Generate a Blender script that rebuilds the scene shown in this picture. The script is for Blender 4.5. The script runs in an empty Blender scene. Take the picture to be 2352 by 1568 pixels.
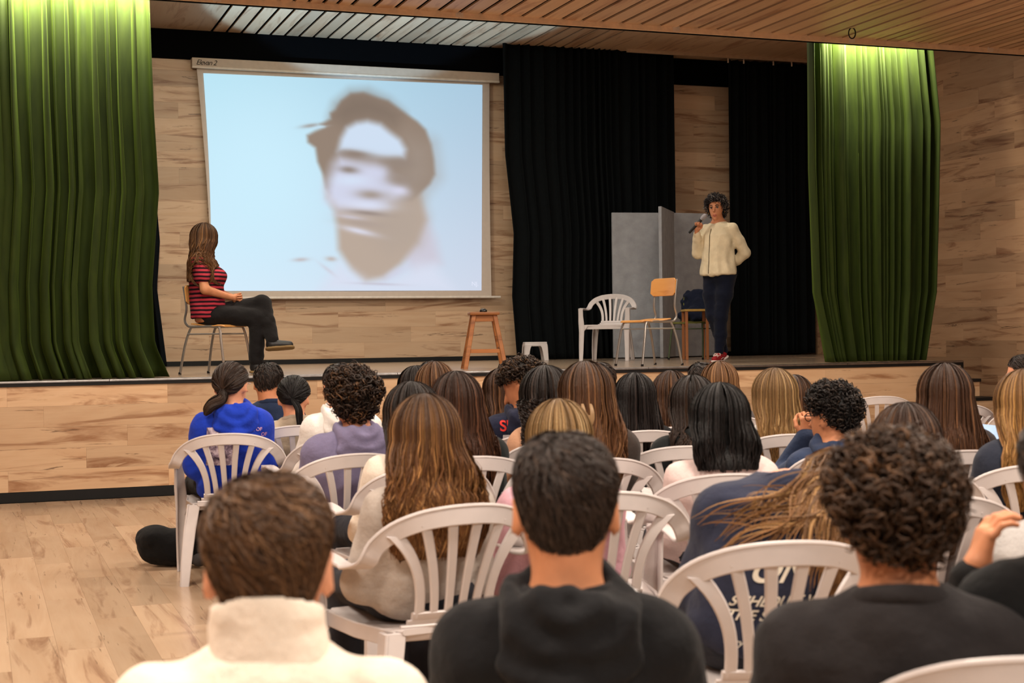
import bpy, bmesh, math, random
import numpy as np
from mathutils import Vector, Matrix

random.seed(7); RNG = np.random.default_rng(7)
SC = bpy.context.scene
COL = SC.collection

# ------------------------------------------------------------------ camera
FPX, YAW, PITCH, ROLL, CAMH = 3370.57, .349888, -.0049054, -.0130768, 1.28
_fwd = np.array([math.sin(YAW)*math.cos(PITCH), math.cos(YAW)*math.cos(PITCH), math.sin(PITCH)])
_rt = np.array([math.cos(YAW), -math.sin(YAW), 0.0]); _up = np.cross(_rt, _fwd)
RT = _rt*math.cos(ROLL)+_up*math.sin(ROLL); UP = -_rt*math.sin(ROLL)+_up*math.cos(ROLL); FW = _fwd
CAMP = np.array([0, 0, CAMH])
cd = bpy.data.cameras.new('camera'); cam = bpy.data.objects.new('camera', cd); COL.objects.link(cam)
cd.sensor_width = 36; cd.lens = FPX*36/2352; cd.clip_start = .05; cd.clip_end = 200
m = Matrix.Identity(4)
for i in range(3):
    m[i][0] = RT[i]; m[i][1] = UP[i]; m[i][2] = -FW[i]; m[i][3] = CAMP[i]
cam.matrix_world = m
cd.dof.use_dof = True; cd.dof.focus_distance = 12.5; cd.dof.aperture_fstop = 5.6
SC.camera = cam

def ray(x, y): return FW+RT*(x-1176)/FPX-UP*(y-784)/FPX
def onz(x, y, z): d = ray(x, y); return CAMP+d*(z-CAMP[2])/d[2]
def ony(x, y, Y): d = ray(x, y); return CAMP+d*Y/d[1]
def at(x, y, d): return CAMP+ray(x, y)*d

# ------------------------------------------------------------------ world, lights, exposure
w = bpy.data.worlds.new('world'); SC.world = w; w.use_nodes = True
w.node_tree.nodes['Background'].inputs[0].default_value = (1.0, .90, .80, 1)
w.node_tree.nodes['Background'].inputs[1].default_value = .30
SC.view_settings.view_transform = 'Standard'; SC.view_settings.look = 'None'
SC.view_settings.gamma = 1; SC.view_settings.use_curve_mapping = False
SC.view_settings.exposure = 0.06

def area(name, loc, sx, sy, power, color, rot=(0, 0, 0), spread=180):
    l = bpy.data.lights.new(name, 'AREA'); l.shape = 'RECTANGLE'; l.size = sx; l.size_y = sy
    l.energy = power; l.color = color; l.spread = math.radians(spread)
    o = bpy.data.objects.new(name, l); COL.objects.link(o); o.location = loc; o.rotation_euler = rot
    return o
WARM = (1.0, .88, .75)
for x, y, p in [(-.8, -.6, 115), (2.6, -.4, 150), (-.6, 2.6, 150), (3.0, 2.8, 150), (6.2, 3.2, 90), (-.3, 6.2, 120), (3.8, 6.5, 130), (7.0, 6.4, 60), (1.2, 9.8, 112), (5.2, 9.9, 112), (7.8, 8.8, 14)]:
    area('hall_light', (x, y, 4.02), 1.2, .35, p, WARM)
area('curtain_light', (.75, 12.36, 4.36), 1.5, .06, 400, (1, .93, .72), (math.radians(62), 0, 0), 130)
area('curtain_light', (8.35, 12.36, 4.36), 1.0, .06, 310, (1, .93, .72), (math.radians(62), 0, 0), 130)
area('stage_light', (4.0, 14.2, 4.86), 3.2, .3, 95, WARM)
area('stage_light', (7.6, 14.0, 4.86), 1.0, .3, 26, WARM)

# added spot, no real lamp: stands in for the screen's reflection on the slats
pl_ = bpy.data.lights.new('screen_reflection_standin', 'SPOT'); pl_.energy = 1650; pl_.color = (.36, .68, 1.0); pl_.spot_size = math.radians(48); pl_.spot_blend = .10; pl_.shadow_soft_size = .04
po = bpy.data.objects.new('screen_reflection_standin', pl_); COL.objects.link(po); po.location = (3.35, 12.75, 1.02)
po.rotation_euler = (Vector((4.2, 15.15, 5.1))-Vector(po.location)).to_track_quat('-Z', 'Y').to_euler()

# ------------------------------------------------------------------ helpers
def lin(c):
    c = np.array(c, float)/255.0
    return tuple(np.where(c <= .04045, c/12.92, ((c+.055)/1.055)**2.4))+(1.0,)

class NT:
    def __init__(s, name):
        s.m = bpy.data.materials.new(name); s.m.use_nodes = True
        s.t = s.m.node_tree; s.b = s.t.nodes['Principled BSDF']
    def n(s, typ, **kw):
        nd = s.t.nodes.new(typ)
        for k, v in kw.items():
            if k in nd.inputs.keys() if isinstance(k, str) else False: nd.inputs[k].default_value = v
            else: setattr(nd, k, v)
        return nd
    def l(s, a, b): s.t.links.new(a, b)
    def ramp(s, src, stops):
        r = s.n('ShaderNodeValToRGB'); e = r.color_ramp.elements
        while len(e) < len(stops): e.new(.5)
        for el, (p, c) in zip(e, stops): el.position = p; el.color = c
        s.l(src, r.inputs[0]); return r.outputs[0]
    def noise(s, vec, scale, detail=3, rough=.5, dist=0):
        nd = s.n('ShaderNodeTexNoise'); nd.inputs['Scale'].default_value = scale; nd.inputs['Detail'].default_value = detail
        nd.inputs['Roughness'].default_value = rough; nd.inputs['Distortion'].default_value = dist
        if vec is not None: s.l(vec, nd.inputs['Vector'])
        return nd.outputs[0]
    def mapping(s, src, sc=(1, 1, 1)):
        mp = s.n('ShaderNodeMapping'); mp.inputs['Scale'].default_value = sc; s.l(src, mp.inputs[0]); return mp.outputs[0]
    def mix(s, fac, a, b, mode='MIX'):
        mx = s.n('ShaderNodeMix', data_type='RGBA', blend_type=mode)
        for sock, v in ((mx.inputs['Factor'], fac), (mx.inputs[6], a), (mx.inputs[7], b)):
            if hasattr(v, 'links'): s.l(v, sock)
            else: sock.default_value = v
        return mx.outputs[2]
    def math(s, op, a, b=0.0):
        nd = s.n('ShaderNodeMath', operation=op)
        for sock, v in ((nd.inputs[0], a), (nd.inputs[1], b)):
            if hasattr(v, 'links'): s.l(v, sock)
            else: sock.default_value = v
        return nd.outputs[0]
    def bump(s, h, strength=.3, dist=.01):
        b = s.n('ShaderNodeBump'); b.inputs['Strength'].default_value = strength; b.inputs['Distance'].default_value = dist
        s.l(h, b.inputs['Height']); s.l(b.outputs[0], s.b.inputs['Normal'])
    def setp(s, rough=.5, spec=.5, metal=0):
        s.b.inputs['Roughness'].default_value = rough; s.b.inputs['Specular IOR Level'].default_value = spec
        s.b.inputs['Metallic'].default_value = metal

MATS = {}
def plain(key, rgb, rough=.5, spec=.5, metal=0, var=.06, scale=18, bump=0, bscale=200):
    if key in MATS: return MATS[key]
    t = NT(key); t.setp(rough, spec, metal)
    co = t.n('ShaderNodeTexCoord').outputs['Object']
    c = lin(rgb); d = tuple(x*(1-2*var) for x in c[:3])+(1,); u = tuple(min(1, x*(1+var)) for x in c[:3])+(1,)
    t.l(t.ramp(t.noise(co, scale), [(.3, d), (.7, u)]), t.b.inputs['Base Color'])
    if bump: t.bump(t.noise(co, bscale, 2), bump, .003)
    MATS[key] = t.m; return t.m
def fabric(key, rgb, rough=.92, sheen=.06):
    if key in MATS: return MATS[key]
    t = NT(key); t.setp(rough, .15)
    co = t.n('ShaderNodeTexCoord').outputs['Object']
    c = lin(rgb); d = tuple(x*.82 for x in c[:3])+(1,); u = tuple(min(1, x*1.12) for x in c[:3])+(1,)
    f = t.math('ADD', t.math('MULTIPLY', t.noise(co, 9, 3), .6), t.math('MULTIPLY', t.noise(co, 420, 1), .4))
    t.l(t.ramp(f, [(.32, d), (.68, u)]), t.b.inputs['Base Color'])
    t.b.inputs['Sheen Weight'].default_value = sheen; t.b.inputs['Sheen Roughness'].default_value = .5
    t.bump(t.math('ADD', t.math('MULTIPLY', t.noise(co, 22, 3), 1.0), t.math('MULTIPLY', t.noise(co, 600, 1), .12)), .45, .02)
    MATS[key] = t.m; return t.m
def wood(key, base, dark, light, streak, rough=.42, spec=.4, tint=.10):
    """pale laminate with brown figure running along local x; every piece differs by its random number"""
    t = NT(key); t.setp(rough, spec)
    co = t.n('ShaderNodeTexCoord').outputs['Object']
    rnd = t.n('ShaderNodeObjectInfo').outputs['Random']
    sh = t.n('ShaderNodeVectorMath', operation='ADD'); t.l(co, sh.inputs[0])
    cx = t.n('ShaderNodeCombineXYZ')
    t.l(t.math('MULTIPLY', rnd, 37.0), cx.inputs[0]); t.l(t.math('MULTIPLY', rnd, 91.0), cx.inputs[1]); t.l(cx.outputs[0], sh.inputs[1])
    v = sh.outputs[0]
    big = t.noise(t.mapping(v, (.7, 5, 5)), 1.0, 4, .55, .6)
    vein = t.noise(t.mapping(v, (.9, 8, 8)), 1.0, 5, .6, 1.0)
    fine = t.noise(t.mapping(v, (4, 90, 90)), 1.0, 2)
    c = t.ramp(big, [(.30, lin(base)), (.52, lin(light)), (.75, lin(base))])
    c = t.mix(t.ramp(vein, [(.54, (0, 0, 0, 1)), (.62, (.6, .6, .6, 1)), (.68, (.95, .95, .95, 1)), (.73, (.15, .15, .15, 1))]), c, lin(dark))
    thin = t.noise(t.mapping(v, (.8, 15, 15)), 1.0, 4, .6, 1.5)
    c = t.mix(t.ramp(thin, [(.655, (0, 0, 0, 1)), (.675, (streak,)*3+(1,)), (.70, (0, 0, 0, 1))]), c, lin(tuple(x*.55 for x in dark)))
    c = t.mix(t.math('MULTIPLY', fine, .16), c, lin(dark))
    tv = t.ramp(rnd, [(0, lin(tuple(255*(1-tint*1.6) for _ in 'abc'))), (1, lin((255, 255, 255)))])
    c = t.mix(1.0, c, tv, 'MULTIPLY')
    t.l(c, t.b.inputs['Base Color'])
    MATS[key] = t.m; return t.m

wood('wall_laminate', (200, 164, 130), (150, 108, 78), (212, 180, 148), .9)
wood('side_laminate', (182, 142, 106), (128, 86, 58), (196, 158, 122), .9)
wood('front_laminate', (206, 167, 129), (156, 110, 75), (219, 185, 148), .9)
wood('floor_laminate', (184, 152, 122), (146, 111, 87), (198, 170, 141), .8, rough=.24, spec=.5)
wood('ceiling_laminate', (220, 180, 142), (182, 134, 98), (230, 196, 160), .3, rough=.42, spec=1.0)
wood('stage_boards', (176, 152, 128), (128, 104, 84), (188, 166, 142), .4, rough=.22, spec=.5)
wood('stool_timber', (160, 96, 48), (104, 56, 24), (182, 116, 62), .6, rough=.45)
wood('beech_ply', (222, 156, 84), (200, 132, 64), (230, 168, 98), .0, rough=.4)
plain('black_paint', (12, 12, 13), .6, .3, var=.1)
plain('black_gloss', (140, 136, 134), .38, .6, metal=1, var=.1)
plain('void', (9, 9, 9), .9, .1); plain('pitch_cloth', (5, 5, 6), .95, .05)
plain('plaster', (205, 196, 184), .8, .2)

def mesh_np(name, V, Q, smooth=True):
    V = np.asarray(V, np.float32); me = bpy.data.meshes.new(name)
    if isinstance(Q, np.ndarray):
        k = Q.shape[1]; n = len(Q)
        me.vertices.add(len(V)); me.vertices.foreach_set('co', V.ravel())
        me.loops.add(n*k); me.loops.foreach_set('vertex_index', Q.astype(np.int32).ravel())
        me.polygons.add(n); me.polygons.foreach_set('loop_start', np.arange(0, n*k, k, dtype=np.int32))
        me.update(calc_edges=True)
    else:
        me.from_pydata([tuple(map(float, v)) for v in V], [], Q); me.update()
    if smooth: me.polygons.foreach_set('use_smooth', np.ones(len(me.polygons), bool))
    return me
def obj(name, me, mat=None, parent=None, **kw):
    o = bpy.data.objects.new(name, me); COL.objects.link(o)
    if mat is not None and me is not None and not me.materials: me.materials.append(MATS[mat] if isinstance(mat, str) else mat)
    if parent is not None: o.parent = parent
    for k, v in kw.items(): o[k] = v
    return o
def empty(name, loc=(0, 0, 0), rz=0, **kw):
    o = bpy.data.objects.new(name, None); COL.objects.link(o); o.location = loc; o.rotation_euler = (0, 0, rz)
    o.empty_display_size = .1
    for k, v in kw.items(): o[k] = v
    return o
class MB:
    """collects simple solids into one mesh"""
    def __init__(s): s.v = []; s.f = []
    def add(s, V, F):
        k = len(s.v); s.v += [tuple(map(float, p)) for p in V]; s.f += [tuple(i+k for i in f) for f in F]; return s
    def box(s, x0, x1, y0, y1, z0, z1, bv=0):
        if bv <= 0:
            V = [(x, y, z) for x in (x0, x1) for y in (y0, y1) for z in (z0, z1)]
            return s.add(V, [(0, 1, 3, 2), (4, 6, 7, 5), (0, 4, 5, 1), (2, 3, 7, 6), (0, 2, 6, 4), (1, 5, 7, 3)])
        bm = bmesh.new(); bmesh.ops.create_cube(bm, size=1)
        for v in bm.verts: v.co = Vector(((x0+x1)/2+v.co.x*(x1-x0), (y0+y1)/2+v.co.y*(y1-y0), (z0+z1)/2+v.co.z*(z1-z0)))
        bmesh.ops.bevel(bm, geom=bm.edges[:], offset=bv, segments=2, affect='EDGES', profile=.5)
        bm.verts.index_update(); s.add([v.co for v in bm.verts], [[v.index for v in f.verts] for f in bm.faces]); bm.free(); return s
    def tube(s, pts, r, n=8, cap=True):
        P = np.array(pts, float); rr = np.broadcast_to(np.array(r, float), (len(P),))
        T = np.gradient(P, axis=0); T /= np.linalg.norm(T, axis=1)[:, None]+1e-9
        a = np.array([0, 0, 1.0]) if abs(T[0][2]) < .9 else np.array([1.0, 0, 0])
        V = []; u = np.cross(T[0], a); u /= np.linalg.norm(u)
        for i in range(len(P)):
            u = u-T[i]*(u@T[i]); u /= np.linalg.norm(u)+1e-9; v = np.cross(T[i], u)
            for k in range(n):
                an = 2*math.pi*k/n; V.append(P[i]+rr[i]*(u*math.cos(an)+v*math.sin(an)))
        F = [(i*n+k, i*n+(k+1) % n, (i+1)*n+(k+1) % n, (i+1)*n+k) for i in range(len(P)-1) for k in range(n)]
        if cap: F += [tuple(range(n))[::-1], tuple(range((len(P)-1)*n, len(P)*n))]
        return s.add(V, F)
    def sweep(s, pts, wd, nd, hw, ht, ch=.3):
        """chamfered flat band along pts; wd = width directions, nd = thickness directions"""
        P = np.array(pts, float); N = len(P); wd = np.broadcast_to(np.array(wd, float), (N, 3)); nd = np.broadcast_to(np.array(nd, float), (N, 3))
        hw = np.broadcast_to(np.array(hw, float), (N,)); ht = np.broadcast_to(np.array(ht, float), (N,))
        V = []
        for i in range(N):
            W = wd[i]/np.linalg.norm(wd[i]); Q = nd[i]/np.linalg.norm(nd[i]); c = min(hw[i], ht[i])*ch*2
            for a, b in ((-hw[i], -ht[i]+c), (-hw[i]+c, -ht[i]), (hw[i]-c, -ht[i]), (hw[i], -ht[i]+c), (hw[i], ht[i]-c), (hw[i]-c, ht[i]), (-hw[i]+c, ht[i]), (-hw[i], ht[i]-c)):
                V.append(P[i]+W*a+Q*b)
        F = [(i*8+k, i*8+(k+1) % 8, (i+1)*8+(k+1) % 8, (i+1)*8+k) for i in range(N-1) for k in range(8)]
        F += [tuple(range(8))[::-1], tuple(range((N-1)*8, N*8))]
        return s.add(V, F)
    def mesh(s, name, smooth=False):
        me = mesh_np(name, s.v, s.f, False)
        bm = bmesh.new(); bm.from_mesh(me); bmesh.ops.recalc_face_normals(bm, faces=bm.faces[:]); bm.to_mesh(me); bm.free()
        if smooth:
            me.polygons.foreach_set('use_smooth', np.ones(len(me.polygons), bool))
            try: me.set_sharp_from_angle(angle=math.radians(42))
            except Exception: pass
        return me
def spline(pts, n):
    """Catmull-Rom through pts, n samples"""
    P = np.array(pts, float); P = np.vstack([2*P[0]-P[1], P, 2*P[-1]-P[-2]]); k = len(P)-3; out = []
    for t in np.linspace(0, k-1e-6, n):
        i = int(t); u = t-i; a, b, c, d = P[i:i+4]
        out.append(.5*((2*b)+(c-a)*u+(2*a-5*b+4*c-d)*u*u+(3*b-a-3*c+d)*u**3))
    return np.array(out)

# ------------------------------------------------------------------ the hall and the stage
YS, HS, YB, RAILZ, CEILZ = 12.226, .957, 17.55, 4.045, 4.90
XE = 9.24                                     # right end of the stage
XW = 10.65                                    # right wall of the hall
PL, PH = 1.24, .19                            # plank length and height
_plank = {}
def plank_mesh(L, H, T=.012):
    k = (round(L, 2), round(H, 3), T)
    if k not in _plank: _plank[k] = MB().box(0, L-.0007, 0, H-.0007, -T, 0, .0012 if False else 0).mesh('plank')
    return _plank[k].copy() if False else _plank[k]
def cover(parent, origin, ux, uy, W, H, mat, stagger=(0, .52, .26, .78), L=PL, h=PH, start=0.0, win=None, proud=.0012):
    """lay planks over a W x H rectangle; ux along the planks, uy across; they stand proud by their own thickness"""
    ux = Vector(ux); uy = Vector(uy); un = ux.cross(uy); o0 = Vector(origin)
    R = Matrix((ux, uy, un)).transposed().to_4x4()
    rows = int(math.ceil(H/h-1e-6))
    for r in range(rows):
        hh = min(h, H-r*h)
        if hh < .02: continue
        x = -((stagger[r % len(stagger)]*L+start) % L)
        while x < W-.01:
            a = max(0, x); b = min(W, x+L); x += L
            if b-a < .03: continue
            if win and not win(a, b, r*h): continue
            me = plank_mesh(b-a, hh)
            if not me.materials: me.materials.append(MATS[mat])
            elif me.materials[0] != MATS[mat]:
                k2 = (round(b-a, 2), round(hh, 3), mat)
                if k2 not in _plank:
                    _plank[k2] = me.copy(); _plank[k2].materials.clear(); _plank[k2].materials.append(MATS[mat])
                me = _plank[k2]
            o = bpy.data.objects.new('plank', me); COL.objects.link(o); o.parent = parent
            o.matrix_local = Matrix.Translation(o0+ux*a+uy*(r*h)+un*(.012+random.uniform(0, proud))) @ R

# floor of the hall
fl = obj('floor', MB().box(-4, 12, -1.5, YB, -.2, -.0125).mesh('floor'), 'floor_laminate', kind='structure')
def fwin(a, b, z): return True
cover(fl, (-1.6, 12.20, -.012), (0, -1, 0), (1, 0, 0), 7.6, 4.4, 'floor_laminate', proud=.0003)
rest = MB().box(2.8, 10.65, -1, 12.2, -.0125, 0.0).box(-4, -1.6, -1, 12.2, -.0125, 0).box(-1.6, 2.8, -1, 4.6, -.0125, 0)
for v_ in range(len(rest.v)): rest.v[v_] = (-rest.v[v_][1], rest.v[v_][0], rest.v[v_][2])
o = obj('plank_field', rest.mesh('plank_field'), 'floor_laminate', fl, kind='stuff'); o.rotation_euler = (0, 0, -math.pi/2)
# stage body
st = obj('floor_stage', MB().box(-4, XE, YS+.02, YB+.05, 0, HS-.001).box(XE, XW-.02, 15.6, YB+.05, 0, HS-.001).mesh('floor_stage'), 'stage_boards', kind='structure')
wf = obj('wall_stage_front', MB().box(-3.48, XE-.005, YS+.006, YS+.02, 0, HS-.03).mesh('wall_stage_front'), 'black_paint', kind='structure')
cover(wf, (-3.48, YS+.006, .085), (1, 0, 0), (0, 0, 1), XE+3.48, HS-.085-.035, 'front_laminate', start=.02, h=.168)
obj('baseboard_stage', MB().box(-3.48, XE, YS-.004, YS+.02, 0, .082, .003).mesh('baseboard_stage'), 'black_paint', kind='structure')
# nosing in lengths along the front edge
tr = empty('trim_stage_edge', (0, 0, 0), kind='structure')
xs = [-3.48, -.5, 1.0, 3.4, 5.78, 7.9, XE]
for a, b in zip(xs[:-1], xs[1:]):
    mb = MB()
    prof = [(YS+.06, HS), (YS+.06, HS+.003)]+[(YS-.012-.012*math.sin(k_*math.pi/8), HS-.006+.012*math.cos(k_*math.pi/8)) for k_ in range(5)]+[(YS-.024, HS-.014), (YS-.004, HS-.014)]
    V = [(x, y, z) for x in (a+.002, b-.002) for y, z in prof]; n = len(prof)
    mb.add(V, [tuple(range(n)), tuple(range(n, 2*n))[::-1]]+[(i, i+n, (i+1) % n+n, (i+1) % n) for i in range(n)])
    obj('nosing', mb.mesh('nosing', True), 'black_gloss', tr)
    obj('nosing_skirt', MB().box(a, b, YS-.018, YS+.004, HS-.042, HS-.012).mesh('nosing_skirt'), 'black_paint', tr)
obj('corner_strip', MB().box(XE-.02, XE+.012, YS-.012, YS+.03, HS-.21, HS, .003).mesh('corner_strip'), 'black_paint', tr)
# steps in front of the right end
stp = empty('trim_steps', (0, 0, 0), kind='structure')
for i, (zt, y1) in enumerate([(.785, YS), (.615, YS-.27), (.445, YS-.54), (.275, YS-.81)]):
    obj('riser', MB().box(8.72, XE, y1-.27, YS-.03, max(0, zt-.17), zt-.03).mesh('riser'), 'front_laminate', stp)
    obj('tread', MB().box(8.70, XE+.012, y1-.285, YS-.03, zt-.03, zt, .004).mesh('tread'), 'black_paint', stp)
# back wall of the stage
wb = obj('wall_back', MB().box(-1, 10.8, YB, YB+.1, HS, 5.2).mesh('wall_back'), 'black_paint', kind='structure')
cover(wb, (1.1, YB, HS+.055), (1, 0, 0), (0, 0, 1), 5.42, 3.62, 'wall_laminate', start=.35)
cover(wb, (8.3, YB, HS+.055), (1, 0, 0), (0, 0, 1), 1.25, 3.62, 'wall_laminate', start=.8)
obj('baseboard_back', MB().box(1.1, 10.6, YB-.03, YB, HS, HS+.052).mesh('baseboard_back'), 'black_paint', kind='structure')
obj('wall_valance', MB().box(-1, 10.65, YB-.06, YB-.012, 4.56, 4.897).mesh('wall_valance'), 'pitch_cloth', kind='structure')
# right wall of the hall
wr = obj('wall_right', MB().box(XW, XW+.1, -1, YB+.4, 0, 5.2).mesh('wall_right'), 'plaster', kind='structure')
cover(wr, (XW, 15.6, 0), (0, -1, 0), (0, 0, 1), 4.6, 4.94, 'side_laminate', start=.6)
rest = MB().box(XW-.012, XW, -1, 11.0, 0, 4.94).box(XW-.012, XW, 15.6, YB, HS, 4.94)
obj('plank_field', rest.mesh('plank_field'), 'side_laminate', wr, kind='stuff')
wl = obj('wall_left', MB().box(-4.1, -4, -1, YB, 0, 5.2).mesh('wall_left'), 'plaster', kind='structure')
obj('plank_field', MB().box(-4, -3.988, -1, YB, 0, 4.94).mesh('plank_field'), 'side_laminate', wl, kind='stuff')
# ceilings: slats on black backing
cf = obj('ceiling', MB().box(-4, 10.65, -1.0, YS-.03, 4.13, 4.3).mesh('ceiling'), 'void', kind='structure')
gaps = [1.30+.125*i for i in range(8)]+[2.284, 2.41, 2.535, 2.659, 2.784, 2.904, 3.03]+[3.03+.1931*i for i in range(1, 28)]
gaps += [gaps[-1]+.1203*i for i in range(1, 20)]
SLY0, SLY1 = 6.0, YS-.035
for a, b in zip(gaps[:-1], gaps[1:]):
    g = .019 if b-a > .15 else .016
    me = MB().box(0, SLY1-SLY0, 0, b-a-2*g, 0, .016).mesh('slat')
    o = obj('slat', me, 'ceiling_laminate', cf)
    o.matrix_local = Matrix.Translation((a+g, SLY1, 4.09)) @ Matrix(((0, 1, 0, 0), (-1, 0, 0, 0), (0, 0, 1, 0), (0, 0, 0, 1)))
rest = MB()
rest.box(-4, 10.65, -1, SLY0, 4.09, 4.106); rest.box(-4, 1.3, SLY0, SLY1, 4.09, 4.106)
obj('slat_field', rest.mesh('slat_field'), 'ceiling_laminate', cf, kind='stuff')
rl = empty('trim_ceiling_edge', (0, 0, 0), kind='structure')
rx = [-1.5, 1.9, 4.0, 6.1, 7.98, 9.6, 10.64]
plain('rail_wood', (226, 196, 164), .5, .4)
for a, b in zip(rx[:-1], rx[1:]):
    obj('rail', MB().box(a, b-.003, YS-.035, YS-.006, RAILZ, 4.102, .002).mesh('rail'), 'rail_wood', rl)
obj('rail_back', MB().box(-1.5, 10.64, YS-.005, YS+.012, RAILZ-.008, 4.4).mesh('rail_back'), 'void', rl)
for x in rx[1:-1]: obj('joint_plate', MB().box(x-.035, x+.035, YS-.038, YS-.0345, RAILZ+.006, 4.096).mesh('joint_plate'), plain('plate_metal', (222, 205, 188), .35, .5), rl)
cs = obj('ceiling_stage', MB().box(-1, 10.65, YS+.6, YB, CEILZ+.03, CEILZ+.2).mesh('ceiling_stage'), 'void', kind='structure')
sg = [2.661+.1738*i for i in range(28)]
for a, b in zip(sg[:-1], sg[1:]):
    me = MB().box(0, YB-.07-14.2, 0, b-a-.034, 0, .014).mesh('slat'); o = obj('slat', me, 'ceiling_laminate', cs)
    o.matrix_local = Matrix.Translation((a+.017, YB-.07, CEILZ)) @ Matrix(((0, 1, 0, 0), (-1, 0, 0, 0), (0, 0, 1, 0), (0, 0, 0, 1)))
for nm, x0, x1 in (('ceiling_panel', .2, 2.644), ('ceiling_panel', sg[-1]+.017, 10.64)):
    me = MB().box(0, YB-.07-14.2, 0, x1-x0, 0, .014).mesh(nm); o = obj(nm, me, 'ceiling_laminate', cs)
    o.matrix_local = Matrix.Translation((x0, YB-.07, CEILZ)) @ Matrix(((0, 1, 0, 0), (-1, 0, 0, 0), (0, 0, 1, 0), (0, 0, 0, 1)))
trk = obj('curtain_track', MB().box(7.84, 10.62, 17.05, 17.09, CEILZ-.045, CEILZ, .004).mesh('curtain_track'), plain('track_metal', (190, 165, 140), .5, .4))
trk['label'] = 'thin pale curtain track on the stage ceiling above the far black drapes'; trk['category'] = 'curtain track'

# ------------------------------------------------------------------ curtains
def curtain(name, mat, label, X0, X1, Y, z0, z1, nf, amp, seed, left=None, right=None, flare=.0, group=None, bottom=0.0):
    """hanging cloth with deep uneven folds; left/right: (t, x) keys of the two edges, t = 0 top .. 1 bottom"""
    rg = np.random.default_rng(seed); nu, nv = nf*14, 46
    u = np.linspace(0, 1, nu); t = np.linspace(0, 1, nv)
    # uneven fold spacing: warp u
    kn = np.cumsum(rg.uniform(.3, 1.9, nf+1)); kn = (kn-kn[0])/(kn[-1]-kn[0])
    ph = np.interp(u, kn, np.arange(nf+1))*2*np.pi
    am = np.interp(u, kn, rg.uniform(.45, 1.15, nf+1))
    drift = np.interp(u, kn, rg.normal(0, .35, nf+1))
    lk = left or [(0, X0), (1, X0)]; rk = right or [(0, X1), (1, X1)]
    V = np.zeros((nv, nu, 3))
    for j, tt in enumerate(t):
        xl = np.interp(tt, [k[0] for k in lk], [k[1] for k in lk]); xr = np.interp(tt, [k[0] for k in rk], [k[1] for k in rk])
        p = ph+drift*tt*2.2
        s = np.sin(p); fold = np.sign(s)*np.abs(s)**.75+.28*np.sin(2*p+drift*5)
        a = amp*am*(1-.12*tt+flare*max(0, tt-.86)*3)
        y = Y-a*fold-.15*a*np.sin(2.3*p+1+drift*3)*tt
        x = xl+(xr-xl)*(u+.010*np.cos(p)*am*(1+tt))
        zb = z0+bottom*(.5+.5*np.sin(p*.5+seed))*(tt > .97)
        V[j, :, 0] = x; V[j, :, 1] = y; V[j, :, 2] = z1+(zb-z1)*tt
    q = np.arange(nv*nu).reshape(nv, nu)
    Q = np.stack([q[:-1, :-1], q[1:, :-1], q[1:, 1:], q[:-1, 1:]], -1).reshape(-1, 4)
    o = obj(name, mesh_np(name, V.reshape(-1, 3), Q), mat); o['label'] = label; o['category'] = 'curtain'
    if group: o['group'] = group
    sol = o.modifiers.new('thick', 'SOLIDIFY'); sol.thickness = .004
    return o
t = NT('green_velvet'); t.setp(.85, .2)
co = t.n('ShaderNodeTexCoord').outputs['Object']
t.l(t.ramp(t.noise(t.mapping(co, (6, 6, 1.2)), 3, 4), [(.3, lin((31, 42, 8))), (.7, lin((42, 54, 11)))]), t.b.inputs['Base Color'])
t.b.inputs['Sheen Weight'].default_value = .15; t.b.inputs['Sheen Tint'].default_value = lin((170, 210, 70)); t.b.inputs['Sheen Roughness'].default_value = .45
t.bump(t.noise(co, 700, 1), .2, .002); MATS['green_velvet'] = t.m
fabric('black_drape', (9, 13, 15), .95, 0); fabric('navy_drape', (9, 13, 18), .95, 0)
curtain('stage_curtain', 'green_velvet', 'long green stage curtain at the side of the seated woman', -2.6, 1.42, 12.56, HS+.004, 4.42, 41, .105, 3,
        right=[(0, 1.345), (.35, 1.36), (.55, 1.385), (.78, 1.31), (.92, 1.32), (1, 1.43)], flare=.5)
curtain('stage_curtain', 'green_velvet', 'narrower green stage curtain hanging beside the bare plank side wall', 7.75, 9.17, 12.60, HS+.006, 4.42, 21, .095, 11,
        left=[(0, 7.74), (.45, 7.74), (.8, 7.78), (1, 7.93)], right=[(0, 9.16), (.3, 9.27), (.55, 9.24), (.8, 9.2), (1, 9.05)], flare=.5)
curtain('side_drape', 'navy_drape', 'narrow black drape just behind the edge of the long green curtain', 1.0, 1.93, 17.2, HS+.006, 4.55, 7, .06, 5,
        right=[(0, 1.88), (.4, 1.93), (.6, 1.98), (.75, 1.94), (1, 2.04)])
curtain('back_drape', 'black_drape', 'wide black drape between the projection screen and the grey panels', 6.22, 8.55, 17.2, HS+.006, 4.9, 19, .06, 8,
        left=[(0, 6.17), (.35, 6.17), (.6, 6.27), (.8, 6.24), (1, 6.30)])
curtain('back_drape', 'black_drape', 'black drape hanging from hooks behind the standing speaker', 9.33, 10.0, 17.13, HS+.02, 4.845, 12, .045, 21,
        left=[(0, ony(1671, 140, 17.13)[0]), (1, ony(1676, 820, 17.13)[0])], right=[(0, 10.56), (1, 10.56)])
for px_ in (1672, 1708, 1776, 1818):
    x = ony(px_, 140, 17.1)[0]; obj('hook', MB().tube([(x, 17.10, CEILZ-.046), (x, 17.095, CEILZ-.075), (x, 17.10, CEILZ-.10)], .010, 6).mesh('hook'), 'plate_metal', trk)

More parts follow.
